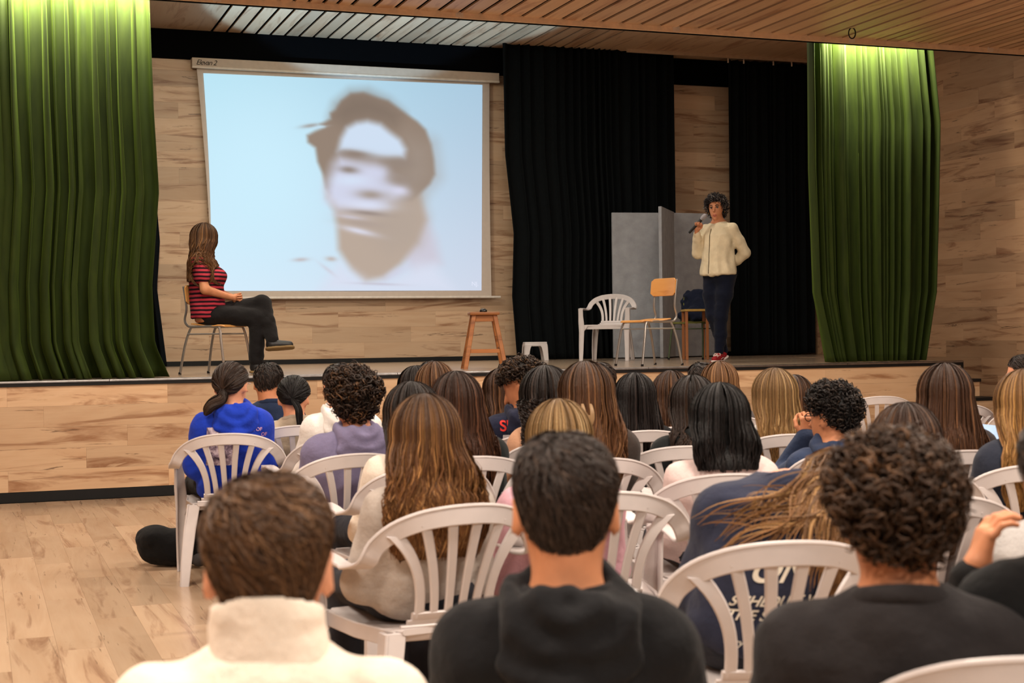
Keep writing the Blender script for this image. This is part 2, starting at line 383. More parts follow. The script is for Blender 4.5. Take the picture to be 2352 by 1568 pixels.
# ------------------------------------------------------------------ projection screen
YSC = 17.45
scr = empty('projection_screen', (4.3, YSC, 1.75), label='pulled-down white projection screen showing a blurred portrait photograph', category='projection screen')
def L3(p): return np.array(p)-np.array([4.3, YSC, 1.75])
plain('screen_case', (178, 158, 138), .5, .4, var=.03); plain('screen_border', (196, 182, 170), .8, .2, var=.02)
obj('case', MB().box(2.41-4.3, 6.22-4.3, -.07, .06, 4.455-1.75, 4.563-1.75, .006).mesh('case'), 'screen_case', scr)
obj('case_lip', MB().box(2.41-4.3, 6.22-4.3, -.078, -.03, 4.44-1.75, 4.463-1.75, .004).mesh('case_lip'), plain('case_lip', (205, 190, 172), .45, .4), scr)
# cloth: edges draw in towards the bar
TL, TR, BR, BL = (2.472, 4.46), (6.11, 4.46), (6.10, 1.765), (2.62, 1.765)
nu, nv = 60, 40
V = []
for j in range(nv+1):
    v = j/nv
    for i in range(nu+1):
        u = i/nu; bow = .025*math.sin(math.pi*v)
        xl = TL[0]+(BL[0]-TL[0])*v+bow; xr = TR[0]+(BR[0]-TR[0])*v-bow*.4
        V.append(L3((xl+(xr-xl)*u, YSC-.004*math.sin(9*u)*v, TL[1]+(BL[1]-TL[1])*v)))
q = np.arange((nv+1)*(nu+1)).reshape(nv+1, nu+1)
Q = np.stack([q[:-1, :-1], q[1:, :-1], q[1:, 1:], q[:-1, 1:]], -1).reshape(-1, 4)
o = obj('cloth', mesh_np('cloth', V, Q), 'screen_border', scr)
bar = MB().tube([L3((2.55, YSC, 1.752)), L3((6.22, YSC, 1.752))], .016, 10)
obj('weight_bar', bar.mesh('weight_bar', True), plain('bar_white', (214, 204, 194), .4, .4), scr)
# the projected picture: a grid whose vertex colours hold the image
def sdpoly(P, poly):
    """signed distance to polygon (negative inside), P (N,2)"""
    poly = np.array(poly, float); d = np.full(len(P), 1e18); s = np.ones(len(P))
    for i in range(len(poly)):
        a = poly[i]; b = poly[i-1]; e = b-a; wv = P-a
        h = np.clip((wv@e)/(e@e+1e-12), 0, 1); r = wv-h[:, None]*e; d = np.minimum(d, (r*r).sum(1))
        c1 = P[:, 1] >= a[1]; c2 = P[:, 1] < b[1]; c3 = e[0]*wv[:, 1] > e[1]*wv[:, 0]
        s[(c1 & c2 & c3) | (~c1 & ~c2 & ~c3)] *= -1
    return s*np.sqrt(d)
def img(P):
    """P: photo-pixel positions; returns sRGB 0..255"""
    x, y = P[:, 0], P[:, 1]; U = (x-467)/640; Vv = (y-180)/490
    c = np.zeros((len(P), 3))
    tl, tr, br, bl, ce = map(np.array, ((182, 226, 242), (168, 200, 222), (206, 214, 232), (214, 236, 252), (204, 240, 255)))
    c = (tl*(1-U[:, None])+tr*U[:, None])*(1-Vv[:, None])+(bl*(1-U[:, None])+br*U[:, None])*Vv[:, None]
    gl = np.exp(-(((U-.22)/.33)**2+((Vv-.45)/.5)**2))[:, None]; c = c*(1-.75*gl)+ce*.75*gl
    def Z(pts): return [(640+a*480/1505, 180+b*500/1568) for a, b in pts]
    def lay(poly, blur, col, op=1.0):
        nonlocal c
        d = sdpoly(P, Z(poly)); k = np.clip(.5-d/blur, 0, 1); k = (k*k*(3-2*k)*op)[:, None]; c = c*(1-k)+np.array(col)*k
    def blob(cx, cy, rx, ry, rot, col, op, soft=2.0):
        nonlocal c
        (px, py), = Z([(cx, cy)]); a = math.radians(rot); dx, dy = x-px, y-py
        e = ((dx*math.cos(a)+dy*math.sin(a))/(rx*.319))**2+((-dx*math.sin(a)+dy*math.cos(a))/(ry*.319))**2
        k = (np.exp(-e**(soft/2))*op)[:, None]; c = c*(1-k)+np.array(col)*k
    lilac = (206, 208, 230); tan = (184, 166, 152); brn = (146, 128, 114); drk = (128, 112, 100)
    lay([(960, 900), (1040, 960), (1130, 1150), (1170, 1330), (1000, 1400), (900, 1300)], 40, (204, 196, 210), .8)      # shadow behind neck
    lay([(330, 700), (345, 860), (400, 950), (420, 1060), (430, 1230), (520, 1380), (620, 1470), (760, 1440), (880, 1340), (1000, 1180), (1060, 1020), (1020, 850), (900, 600), (500, 500)], 26, tan)   # neck and jaw
    lay([(300, 330), (375, 290), (372, 250), (410, 225), (450, 160), (520, 108), (610, 100), (720, 140), (790, 160), (900, 240), (1000, 310), (1060, 370), (1100, 480), (1118, 580), (1126, 690), (1090, 760), (1020, 830), (960, 880), (800, 900), (500, 860), (375, 830), (340, 790), (322, 700), (280, 600), (265, 500), (210, 460), (205, 410), (260, 380), (330, 350)], 14, brn)  # hair
    lay([(420, 190), (520, 110), (640, 105), (780, 170), (880, 260), (840, 330), (640, 290), (470, 330), (390, 280)], 60, drk, .9)
    lay([(930, 420), (1090, 480), (1120, 700), (1000, 840), (900, 860), (880, 640)], 90, (160, 145, 134), .8)
    lay([(425, 525), (450, 430), (490, 355), (560, 318), (640, 306), (735, 330), (800, 385), (875, 440), (915, 510), (905, 575), (800, 575), (640, 560), (520, 530)], 24, (206, 222, 242))   # forehead
    lay([(372, 690), (395, 620), (440, 560), (560, 590), (700, 610), (770, 640), (800, 700), (905, 780), (925, 840), (860, 900), (800, 965), (620, 950), (430, 945), (350, 880), (338, 800)], 46, (208, 212, 234))   # cheeks
    lay([(800, 880), (1010, 860), (1050, 1000), (1000, 1180), (800, 1250), (640, 1120), (700, 1000)], 70, (178, 162, 150), .9)
    blob(550, 545, 130, 30, 6, (142, 126, 116), .95); blob(860, 610, 120, 46, 3, (148, 133, 123), .95)             # brows
    blob(505, 658, 75, 28, 6, (142, 128, 120), .95); blob(880, 725, 115, 52, 2, (154, 139, 129), .95)              # eyes
    blob(520, 735, 120, 36, 0, (212, 228, 248), .7); blob(720, 680, 60, 50, 0, (208, 212, 236), .6); blob(870, 808, 62, 26, 5, (216, 216, 238), .8)
    blob(665, 838, 105, 36, 4, (162, 148, 140), .95)                                                               # nose base
    blob(630, 912, 170, 28, 5, (216, 222, 242), .9)
    blob(640, 970, 135, 17, 6, (150, 135, 128), .9); blob(520, 1000, 110, 16, 8, (204, 200, 214), .8); blob(610, 1045, 150, 26, 6, (172, 156, 148), .8)   # mouth
    blob(575, 1098, 130, 22, 13, (216, 216, 232), .95)
    blob(230, 340, 70, 14, -8, (150, 134, 126), .7); blob(300, 350, 50, 9, -8, (200, 226, 244), .7)
    blob(160, 1305, 55, 14, -3, (190, 178, 180), .8); blob(380, 1300, 40, 17, 4, (188, 172, 164), .8); blob(370, 1390, 90, 14, 38, (204, 200, 212), .7)
    lay([(440, 1330), (560, 1420), (640, 1470), (800, 1470), (930, 1400), (1010, 1340), (1120, 1340), (1260, 1530), (300, 1530)], 50, (216, 222, 240), .9)     # collar
    blob(840, 1400, 110, 30, -28, (206, 206, 226), .7); blob(720, 1480, 170, 9, 2, (192, 186, 200), .7)
    return c
GX, GY = 230, 176
TLp, TRp, BRp, BLp = [np.array(p, float) for p in ((467, 168), (1108, 195), (1106, 667), (486, 668))]
uu, vv = np.meshgrid(np.linspace(0, 1, GX+1), np.linspace(0, 1, GY+1)); U = uu.ravel()[:, None]; Vv = vv.ravel()[:, None]
PP = (TLp*(1-U)+TRp*U)*(1-Vv)+(BLp*(1-U)+BRp*U)*Vv
PP[:, 0] += 5*np.sin(np.pi*Vv[:, 0])*(1-U[:, 0])
Cs = img(PP)
q = np.arange((GY+1)*(GX+1)).reshape(GY+1, GX+1)
Q = np.stack([q[:-1, :-1], q[1:, :-1], q[1:, 1:], q[:-1, 1:]], -1).reshape(-1, 4)
me = mesh_np('projected_picture', [L3(ony(p[0], p[1], YSC-.008)) for p in PP], Q)
ca = me.color_attributes.new('picture', 'FLOAT_COLOR', 'POINT')
lc = np.array(Cs)/255; lc = np.where(lc <= .04045, lc/12.92, ((lc+.055)/1.055)**2.4)
ca.data.foreach_set('color', np.hstack([lc, np.ones((len(lc), 1))]).astype(np.float32).ravel())
t = NT('projected_picture'); t.setp(.9, .05); t.b.inputs['Base Color'].default_value = (.02, .02, .02, 1)
at_ = t.n('ShaderNodeAttribute', attribute_name='picture'); t.l(at_.outputs['Color'], t.b.inputs['Emission Color']); t.b.inputs['Emission Strength'].default_value = .96
MATS['projected_picture'] = t.m
obj('picture', me, 'projected_picture', scr)

def text_mesh(body, size, extrude=0.0, shear=0, bold=False, align='LEFT', spacing=1.0):
    c = bpy.data.curves.new('text', 'FONT'); c.body = body; c.size = size; c.extrude = extrude; c.shear = shear; c.align_x = align; c.space_character = spacing
    if bold: c.offset = size*.018
    o = bpy.data.objects.new('text', c); COL.objects.link(o)
    me = bpy.data.meshes.new_from_object(o.evaluated_get(bpy.context.evaluated_depsgraph_get()))
    bpy.data.objects.remove(o); bpy.data.curves.remove(c); return me
def text_on(name, body, size, mat, parent, mtx, **kw):
    me = text_mesh(body, size, **kw); me.materials.clear(); o = obj(name, me, mat, parent); o.matrix_local = mtx; return o
p = L3(ony(450, 145, YSC-.072))
text_on('lettering', 'Elevan 2', .085, plain('ink', (22, 18, 16), .7, .2), scr, Matrix.Translation(p-np.array([0, 0, .015])) @ Matrix.Rotation(math.pi/2, 4, 'X'), shear=.35, spacing=.85)
t = NT('caption_light'); t.b.inputs['Base Color'].default_value = (.02,)*3+(1,); t.b.inputs['Emission Color'].default_value = lin((222, 226, 244)); t.b.inputs['Emission Strength'].default_value = 1.0; MATS['caption_light'] = t.m
p = L3(ony(1083, 656, YSC-.012))
text_on('caption', 'NJ.', .075, 'caption_light', scr, Matrix.Translation(p) @ Matrix.Rotation(math.pi/2, 4, 'X'))

# ------------------------------------------------------------------ white plastic armchairs
plain('white_plastic', (198, 190, 188), .38, .45, var=.02)
def yb(u, z):
    s = (z-.41)/.37; return -.205-.115*s+1.05*u*u*(.6+.4*min(1, max(0, s)))
def bp(u, z, off=0): return np.array([u, yb(u, z)-off, z])
ARCH = spline([(-.272, .585), (-.268, .625), (-.247, .672), (-.205, .714), (-.14, .741), (-.07, .753), (0, .756),
               (.07, .753), (.14, .741), (.205, .714), (.247, .672), (.268, .625), (.272, .585)], 45)
def chair_meshes():
    M = []
    # one flowing band: armrest, bend, arch, bend, armrest
    ctl = [((-.276, .230, .598), 0), ((-.284, .14, .612), 0), ((-.288, .03, .610), 0), ((-.289, -.05, .602), 2), ((-.286, -.11, .601), 6), (bp(-.274, .622), 16), (bp(-.251, .671), 36), (bp(-.205, .714), 54), (bp(-.14, .741), 71), (bp(-.07, .753), 82)]
    ctl = ctl+[(bp(0, .756), 90)]+[((-p_[0], p_[1], p_[2]), 180-a_) for p_, a_ in ctl[::-1]]
    n_ = 81; P = spline([c_[0] for c_ in ctl], n_); al = np.radians(np.interp(np.linspace(0, 1, n_), np.linspace(0, 1, len(ctl)), [c_[1] for c_ in ctl]))
    Wd = np.stack([-np.cos(al), 0*al, np.sin(al)], 1); T = np.gradient(P, axis=0); T /= np.linalg.norm(T, axis=1)[:, None]; Wd = Wd-T*(Wd*T).sum(1)[:, None]; Wd /= np.linalg.norm(Wd, axis=1)[:, None]; Nd = np.cross(T, Wd)
    hw_ = np.interp(np.abs(np.linspace(-1, 1, n_)), [0, .5, .62, 1], [.029, .028, .026, .027])
    for nm_, a_, b_ in (('armrest', 0, 17), ('top_rail', 16, 65), ('armrest', 64, 81)):
        mb = MB().sweep(P[a_:b_], Wd[a_:b_], Nd[a_:b_], hw_[a_:b_], .006); mb.tube(P[a_:b_]+Wd[a_:b_]*(hw_[a_:b_, None]-.002)+np.sign(-Nd[a_:b_, 1:2]-Nd[a_:b_, 2:3]*.01)*Nd[a_:b_]*.003, .006, 6)
        M.append((nm_, mb.mesh(nm_, True)))
    # fan of slats
    for i in range(6):
        k = i/5; ub = -.112+.224*k; ut = -.205+.41*k; zt = np.interp(ut, ARCH[:, 0], ARCH[:, 1])-.012
        zz = np.linspace(.452, zt, 14); s = (zz-.452)/(zt-.452)
        pw = 2.6 if i in (0, 5) else 1.7
        uu_ = ub+(ut-ub)*s**pw*(1 if i not in (0, 5) else .97)
        hw = (.0125+.004*s) if i not in (0, 5) else (.0155+.012*s**3)
        M.append(('slat', MB().sweep([bp(a, b) for a, b in zip(uu_, zz)], (1, 0, 0), (0, 1, .3), hw, .0065).mesh('slat', True)))
    # lower panel
    mb = MB(); zz = np.linspace(.385, .468, 5)
    mb.sweep([np.array([0, yb(0, z)-.0, z]) for z in zz], (1, 0, 0), (0, 1, .3), [.165, .15, .140, .134, .13], .008)
    us = np.linspace(-.165, .165, 13)
    mb2 = MB().sweep([bp(u, .455) for u in us*.8], (0, -.3, 1), (0, 1, 0), .014, .008).sweep([bp(u, .405)+np.array([0, -.004, 0]) for u in us], (0, -.3, 1), (0, 1, 0), .026, .007)
    mb2.sweep([bp(u, .43) for u in us*.88], (0, -.3, 1), (0, 1, 0), .016, .005)
    M.append(('back_panel', mb2.mesh('back_panel', True)))
    # seat
    mb = MB()
    mb.sweep([(0, y, .412-.014*math.sin(max(0, min(1, (y+.2)/.42))*math.pi)) for y in np.linspace(-.215, .225, 12)], (1, 0, 0), (0, 0, 1),
             [.165, .185, .2, .21, .217, .222, .226, .229, .231, .232, .23, .222], .009)
    mb.sweep([(x, .222-.25*x*x, .393) for x in np.linspace(-.235, .235, 9)], (0, 0, 1), (0, 1, 0), .026, .005)
    for s_ in (-1, 1): mb.sweep([(s_*.232, .21, .392), (s_*.228, .0, .392), (s_*.185, -.2, .392)], (0, 0, 1), (1, 0, 0), .024, .005)
    M.append(('seat', mb.mesh('seat', True)))
    for s_ in (-1, 1):
        mb = MB().sweep(spline([(s_*.278, .226, .612), (s_*.276, .225, .50), (s_*.268, .228, .36), (s_*.27, .24, .15), (s_*.272, .255, 0)], 10), (1, 0, 0), (0, 1, 0), [.027, .027, .028, .032, .033, .03, .027, .025, .023, .021], .006)
        mb.sweep(spline([(s_*.298, .205, .61), (s_*.29, .205, .42), (s_*.292, .225, .2), (s_*.29, .24, 0)], 8), (0, 1, 0), (1, 0, 0), [.022, .024, .03, .03, .028, .024, .021, .018], .006)
        mb.sweep([(s_*.25, .222, .36), (s_*.235, .222, .385), (s_*.2, .222, .40)], (0, 0, 1), (0, 1, 0), [.05, .035, .01], .005)
        M.append(('leg', mb.mesh('leg', True)))
    for s_ in (-1, 1):
        mb = MB().sweep([(s_*.185, -.205, .41), (s_*.205, -.225, .28), (s_*.222, -.26, .12), (s_*.232, -.285, 0)], (1, 0, 0), (0, 1, .15), [.034, .03, .026, .022], .006)
        mb.sweep([(s_*.213, -.185, .41), (s_*.232, -.205, .28), (s_*.246, -.24, .12), (s_*.252, -.267, 0)], (0, 1, 0), (1, 0, .1), [.03, .027, .024, .02], .006)
        M.append(('leg', mb.mesh('leg', True)))
    return M
CHM = chair_meshes()
for n_, me_ in CHM: me_.materials.append(MATS['white_plastic'])
def chair(loc, rz, label, group='white plastic armchairs', s=1.0):
    e = empty('plastic_armchair', loc, rz, label=label, category='chair')
    if group: e['group'] = group
    e.scale = (s, s, s)
    for n_, me_ in CHM:
        o = bpy.data.objects.new(n_, me_); COL.objects.link(o); o.parent = e
    return e
def face_dir(vx, vy): return math.atan2(-vx, vy)         # rotation that turns local +Y to (vx, vy)

# ------------------------------------------------------------------ school chairs (tube frame, plywood)
plain('chrome_tube', (176, 170, 164), .28, .5, metal=.85, var=.03); plain('rubber', (20, 18, 18), .7, .2)
def school_chair(loc, rz, label, tube='chrome_tube', ply='beech_ply', tall=.80, back_up=True):
    e = empty('school_chair', loc, rz, label=label, category='chair', group='tube frame school chairs'); tube = MATS[tube] if isinstance(tube, str) else tube
    S = .425
    for s_ in (-1, 1):
        x = s_*.185
        P = spline([(s_*.215, .235, 0), (s_*.2, .19, .28), (x, .165, .40), (x, .12, S), (x, -.10, S), (x, -.15, S-.02), (s_*.2, -.20, .26), (s_*.215, -.25, 0)], 40)
        obj('leg_frame', MB().tube(P, .0115, 8).mesh('leg_frame', True), tube, e)
        for yy in (.235, -.25): obj('foot_cap', MB().tube([(s_*.215, yy, 0), (s_*.214, yy, .02)], .0135, 8).mesh('foot_cap'), 'rubber', e)
        P = spline([(s_*.165, .05, S+.002), (s_*.165, -.15, S), (s_*.165, -.205, S+.02), (s_*.165, -.225, S+.07), (s_*.165, -.205, .60), (s_*.165, -.235, tall)], 26)
        obj('back_upright', MB().tube(P, .0105, 8).mesh('back_upright', True), tube, e)
    obj('stretcher', MB().tube([(-.2, .17, .36), (.2, .17, .36)], .008, 6).tube([(-.2, -.17, .36), (.2, -.17, .36)], .008, 6).tube([(-.199, -.17, .36), (-.199, .17, .36)], .008, 6).tube([(.199, -.17, .36), (.199, .17, .36)], .008, 6).mesh('stretcher', True), tube, e)
    ys = np.linspace(-.17, .205, 14)
    zz = S+.016+.012*np.cos((ys+.17)/.375*2*np.pi*.8)-np.where(ys > .15, (ys-.15)**2*6, 0)
    hw = np.interp(ys, [-.17, -.14, .15, .205], [.15, .185, .198, .17])
    obj('seat', MB().sweep([(0, a, b) for a, b in zip(ys, zz)], (1, 0, 0), (0, 0, 1), hw, .006).mesh('seat', True), ply, e)
    us = np.linspace(-.19, .19, 13)
    zc = tall-.075
    obj('backrest', MB().sweep([(u, -.222+.75*u*u, zc) for u in us], (0, -.12, 1), (0, 1, .1), np.interp(np.abs(us), [0, .155, .19], [.088, .088, .062]), .006).mesh('backrest', True), ply, e)
    return e
# chair under the seated woman, chair by the speaker
c32, s32 = math.cos(math.radians(32)), math.sin(math.radians(32))
RT2 = np.array([math.cos(YAW), -math.sin(YAW)]); FW2 = np.array([math.sin(YAW), math.cos(YAW)])
WS = onz(499, 858.5, HS); WSf = RT2*math.cos(.42)-FW2*math.sin(.42); WPf = RT2*math.cos(.10)+FW2*math.sin(.10)
school_chair((WS[0], WS[1], HS+.001), face_dir(*WSf), 'steel tube school chair that the woman in the striped top sits on', tall=.79)
OC = onz(1489, 839.5, HS); OCf = -RT2*c32-FW2*s32
school_chair((OC[0], OC[1], HS+.001), face_dir(*OCf), 'empty beech plywood school chair with grey tube frame next to the speaker', tall=.84)
MC = onz(1398, 827.6, HS); a25 = math.radians(16); MCf = -FW2*math.cos(a25)-RT2*math.sin(a25)
chair((MC[0], MC[1], HS+.001), face_dir(*MCf), 'empty white plastic armchair on the stage in front of the grey panel', group='white plastic armchairs')

# wooden stool with a small black mouse on it
S0 = onz(1112, 846.5, HS); e = empty('wooden_stool', (S0[0], S0[1], HS+.001), -YAW+.12, label='tall brown wooden stool with splayed legs below the screen corner', category='stool')
sh_ = .535
obj('seat', MB().box(-.14, .14, -.14, .14, sh_-.028, sh_, .006).mesh('seat', True), 'stool_timber', e)
for sx in (-1, 1):
    for sy in (-1, 1):
        obj('leg', MB().sweep([(sx*.19, sy*.15, 0), (sx*.098, sy*.09, sh_-.026)], (1, 0, 0), (0, 1, 0), .02, .02, .1).mesh('leg'), 'stool_timber', e)
for sy in (-1, 1):
    obj('apron', MB().box(-.10, .10, sy*.088-.009, sy*.088+.009, sh_-.088, sh_-.028, .002).mesh('apron'), 'stool_timber', e)
    obj('stretcher', MB().box(-.155, .155, sy*.128-.009, sy*.128+.009, .15, .185, .002).mesh('stretcher'), 'stool_timber', e)
for sx in (-1, 1):
    obj('apron', MB().box(sx*.096-.009, sx*.096+.009, -.08, .08, sh_-.088, sh_-.028, .002).mesh('apron'), 'stool_timber', e)
    obj('stretcher', MB().box(sx*.152-.009, sx*.152+.009, -.12, .12, .17, .205, .002).mesh('stretcher'), 'stool_timber', e)

# small white step stool by the back drape
S1 = onz(1229, 827.6, HS); S1 = CAMP+(S1-CAMP)*(16.75/S1[1]); e = empty('step_stool', (S1[0], S1[1], HS+.001), -YAW*.6, label='low white plastic step stool on the stage in front of the black drape', category='step stool')
obj('top', MB().box(-.135, .135, -.1, .1, .20, .225, .008).box(-.138, .138, -.104, .104, .172, .205, .005).mesh('top', True), 'white_plastic', e)
for sx in (-1, 1):
    for sy in (-1, 1):
        obj('leg', MB().sweep(spline([(sx*.09, sy*.103, .19), (sx*.108, sy*.105, .14), (sx*.122, sy*.115, 0)], 7), (1, 0, 0), (0, 1, 0), np.linspace(.045, .026, 7), .004).sweep(spline([(sx*.135, sy*.075, .19), (sx*.14, sy*.085, .12), (sx*.146, sy*.098, 0)], 7), (0, 1, 0), (1, 0, 0), np.linspace(.04, .022, 7), .004).mesh('leg', True), 'white_plastic', e)

# grey partition panels
fabric('grey_felt', (160, 162, 167)); plain('grey_edge', (176, 174, 172), .5, .4)
pe = empty('partition_screen', (0, 0, HS), label='folded grey felt partition panels standing behind the speaker', category='partition')
A = onz(1409, 825.5, HS); A = np.array([A[0], 16.35]); dX = np.array([math.cos(.06), math.sin(.06)])
def panel(p, q, h, n):
    p = np.array(p); q = np.array(q); d = q-p; L = np.linalg.norm(d); d /= L; nn = np.array([-d[1], d[0]])
    o = obj('panel', MB().box(0, L, -.02, .02, .012, h, .004).mesh('panel'), 'grey_felt', pe)
    o.matrix_local = Matrix(((d[0], nn[0], 0, p[0]), (d[1], nn[1], 0, p[1]), (0, 0, 1, 0), (0, 0, 0, 1)))
    o2 = obj('edge_strip', MB().box(-.028, .0, -.024, .024, 0.0, h+.006, .003).mesh('edge_strip'), 'grey_edge', pe); o2.matrix_local = o.matrix_local
P1 = ony(1409, 825, 16.85)[:2]; P2 = ony(1530, 825, 16.75)[:2]; P3 = ony(1520, 825, 16.2)[:2]; P4 = ony(1549, 825, 16.95)[:2]; P5 = ony(1668, 825, 16.98)[:2]
panel(P1, P2, 1.83, 0); panel(P3, P4, 1.86, 1); panel(P4, P5, 1.85, 2)

# green school chair with a dark jacket, brown wooden table behind the speaker
plain('green_paint', (58, 70, 40), .5, .4); plain('olive_pad', (104, 104, 52), .7, .2)
GC = ony(1592, 818, 15.6)
school_chair((GC[0], GC[1], HS+.001), face_dir(-.75, -.66), 'green school chair with a dark jacket on it behind the speaker', tube=MATS['green_paint'], ply='olive_pad', tall=.78)
# small brown table legs
plain('brown_wood', (150, 92, 50), .5, .35)
TB = ony(1578, 817, 15.2); e = empty('side_table', (TB[0], TB[1], HS+.001), -YAW, label='small brown wooden table half hidden behind the speaker', category='table')
for x, y in ((0, 0), (.24, .02), (.0, .34), (.24, .34)): obj('leg', MB().box(x-.016, x+.016, y-.016, y+.016, 0, .56, .003).mesh('leg'), 'brown_wood', e)
obj('top', MB().box(-.025, .27, -.025, .37, .56, .585, .004).mesh('top'), plain('yellow_wood', (176, 140, 66), .5, .35), e)

# flat black box at the stage corner and a thin cable ring hanging under the slats
fb = obj('floor_box', MB().box(8.98, 9.16, 12.95, 13.3, HS+.001, HS+.055, .004).box(8.98, 9.22, 12.9, 13.3, HS+.001, HS+.014, .003).mesh('floor_box'), 'black_paint')
fb['label'] = 'flat black box on the stage floor past the narrower green curtain'; fb['category'] = 'box'
RP = onz(1957, 70, 4.07)
ring = [(RP[0]+.032*math.cos(a)*math.cos(YAW), RP[1]-.032*math.cos(a)*math.sin(YAW), 4.045+.05*math.sin(a)) for a in np.linspace(0, 2*math.pi, 20)]
o = obj('hook_ring', MB().tube(ring, .006, 6, False).mesh('hook_ring', True), 'black_paint'); o['label'] = 'small black ring hanging from the slatted ceiling'; o['category'] = 'ring'

# ------------------------------------------------------------------ implicit surfaces -> meshes
F32 = np.float32
def cap(P, a, b, r0, r1=None):
    r1 = r0 if r1 is None else r1; a = np.asarray(a, F32); b = np.asarray(b, F32); ba = b-a; pa = P-a
    h = np.clip((pa@ba)/max(1e-9, float(ba@ba)), 0, 1); q = pa-h[:, None]*ba
    return np.sqrt((q*q).sum(1))-(r0+(r1-r0)*h)
def chain(P, pts, rs, k=.02):
    d = None
    for i in range(len(pts)-1):
        c = cap(P, pts[i], pts[i+1], rs[i], rs[i+1]); d = c if d is None else smin(d, c, k)
    return d
def ell(P, c, r, M=None):
    q = P-np.asarray(c, F32)
    if M is not None: q = q@np.asarray(M, F32)
    r = np.asarray(r, F32); a = q/r; k0 = np.sqrt((a*a).sum(1))+1e-9; b = a/r; k1 = np.sqrt((b*b).sum(1))+1e-9
    return k0*(k0-1)/k1
def smin(a, b, k):
    h = np.clip(.5+.5*(b-a)/k, 0, 1); return b*(1-h)+a*h-k*h*(1-h)
def smax(a, b, k): return -smin(-a, -b, k)
def rotm(yaw=0, down=0, roll=0):
    y, p, r = [math.radians(v) for v in (yaw, down, roll)]
    return np.array(Matrix.Rotation(y, 3, 'Z') @ Matrix.Rotation(-p, 3, 'X') @ Matrix.Rotation(r, 3, 'Y'))
_lat = RNG.random((24, 24, 24)).astype(F32)
def vnoise(P, sc):
    q = P*sc; i = np.floor(q).astype(np.int32); f = q-i; f = f*f*(3-2*f); i %= 24; j = (i+1) % 24
    x0, y0, z0 = i.T; x1, y1, z1 = j.T; a, b, c = f.T
    def L(u, v, w_): return _lat[u, v, w_]
    return ((L(x0, y0, z0)*(1-a)+L(x1, y0, z0)*a)*(1-b)+(L(x0, y1, z0)*(1-a)+L(x1, y1, z0)*a)*b)*(1-c)+((L(x0, y0, z1)*(1-a)+L(x1, y0, z1)*a)*(1-b)+(L(x0, y1, z1)*(1-a)+L(x1, y1, z1)*a)*b)*c-.5
def sdf_mesh(f, lo, hi, h):
    """surface nets over the box, evaluated only near the surface"""
    lo = np.array(lo, float); n = np.ceil((np.array(hi)-lo)/h/4).astype(int)*4+1
    B = (n-1)//4
    cx = [lo[k]+(np.arange(B[k])*4+2)*h for k in range(3)]
    G = np.stack(np.meshgrid(*cx, indexing='ij'), -1).reshape(-1, 3).astype(F32)
    c = f(G).reshape(B); near = np.abs(c) < h*4*1.75
    D = np.repeat(np.repeat(np.repeat(np.where(c < 0, -1, 1).astype(F32), 4, 0), 4, 1), 4, 2)
    F = np.ones(n, F32); F[:-1, :-1, :-1] = D*h*8
    F[-1], F[:, -1], F[:, :, -1] = h*8, h*8, h*8
    M = np.zeros(n, bool)
    bi = np.argwhere(near)
    o5 = np.stack(np.meshgrid(*[np.arange(5)]*3, indexing='ij'), -1).reshape(-1, 3)
    ids = (bi[:, None, :]*4+o5[None]).reshape(-1, 3); M[ids[:, 0], ids[:, 1], ids[:, 2]] = True
    I = np.argwhere(M); F[M] = f((lo+I*h).astype(F32))
    S = F < 0
    cs = [S[a:n[0]-1+a, b:n[1]-1+b, c_:n[2]-1+c_] for a in (0, 1) for b in (0, 1) for c_ in (0, 1)]
    tot = sum(x.astype(np.int8) for x in cs); act = (tot > 0) & (tot < 8)
    A = np.argwhere(act)
    if len(A) == 0: return np.zeros((0, 3)), np.zeros((0, 4), int)
    idx = np.full(act.shape, -1); idx[act] = np.arange(len(A))
    acc = np.zeros((len(A), 3)); cnt = np.zeros(len(A))
    corners = [(a, b, c_) for a in (0, 1) for b in (0, 1) for c_ in (0, 1)]
    for i, p in enumerate(corners):
        for q in corners[i+1:]:
            if sum(abs(x-y) for x, y in zip(p, q)) != 1: continue
            v0 = F[A[:, 0]+p[0], A[:, 1]+p[1], A[:, 2]+p[2]]; v1 = F[A[:, 0]+q[0], A[:, 1]+q[1], A[:, 2]+q[2]]
            k = (v0 < 0) != (v1 < 0); t_ = np.where(k, v0/np.where(k, v0-v1, 1), 0)
            acc += np.where(k[:, None], np.array(p)+t_[:, None]*(np.array(q)-np.array(p)), 0); cnt += k
    V = lo+(A+acc/cnt[:, None])*h
    Q = []
    for ax in range(3):
        sl = [slice(None)]*3; s2 = [slice(None)]*3; sl[ax] = slice(0, n[ax]-1); s2[ax] = slice(1, n[ax])
        a, b = S[tuple(sl)], S[tuple(s2)]; E_ = np.argwhere(a != b); u, v = (ax+1) % 3, (ax+2) % 3
        E_ = E_[(E_[:, u] > 0) & (E_[:, v] > 0) & (E_[:, u] < n[u]-1) & (E_[:, v] < n[v]-1)]
        fl_ = a[E_[:, 0], E_[:, 1], E_[:, 2]]
        def cell(du, dv):
            e = E_.copy(); e[:, u] += du; e[:, v] += dv; return idx[e[:, 0], e[:, 1], e[:, 2]]
        qd = np.stack([cell(-1, -1), cell(0, -1), cell(0, 0), cell(-1, 0)], 1); qd[~fl_] = qd[~fl_][:, ::-1]; Q.append(qd)
    Q = np.vstack(Q); Q = Q[(Q >= 0).all(1)]
    return V, Q
def solid(name, f, lo, hi, h, mat, parent, extra=None):
    V, Q = sdf_mesh(f, lo, hi, h)
    if extra:
        for V2, Q2 in extra: Q = np.vstack([Q, Q2+len(V)]); V = np.vstack([V, V2])
    return obj(name, mesh_np(name, V, Q), mat, parent)

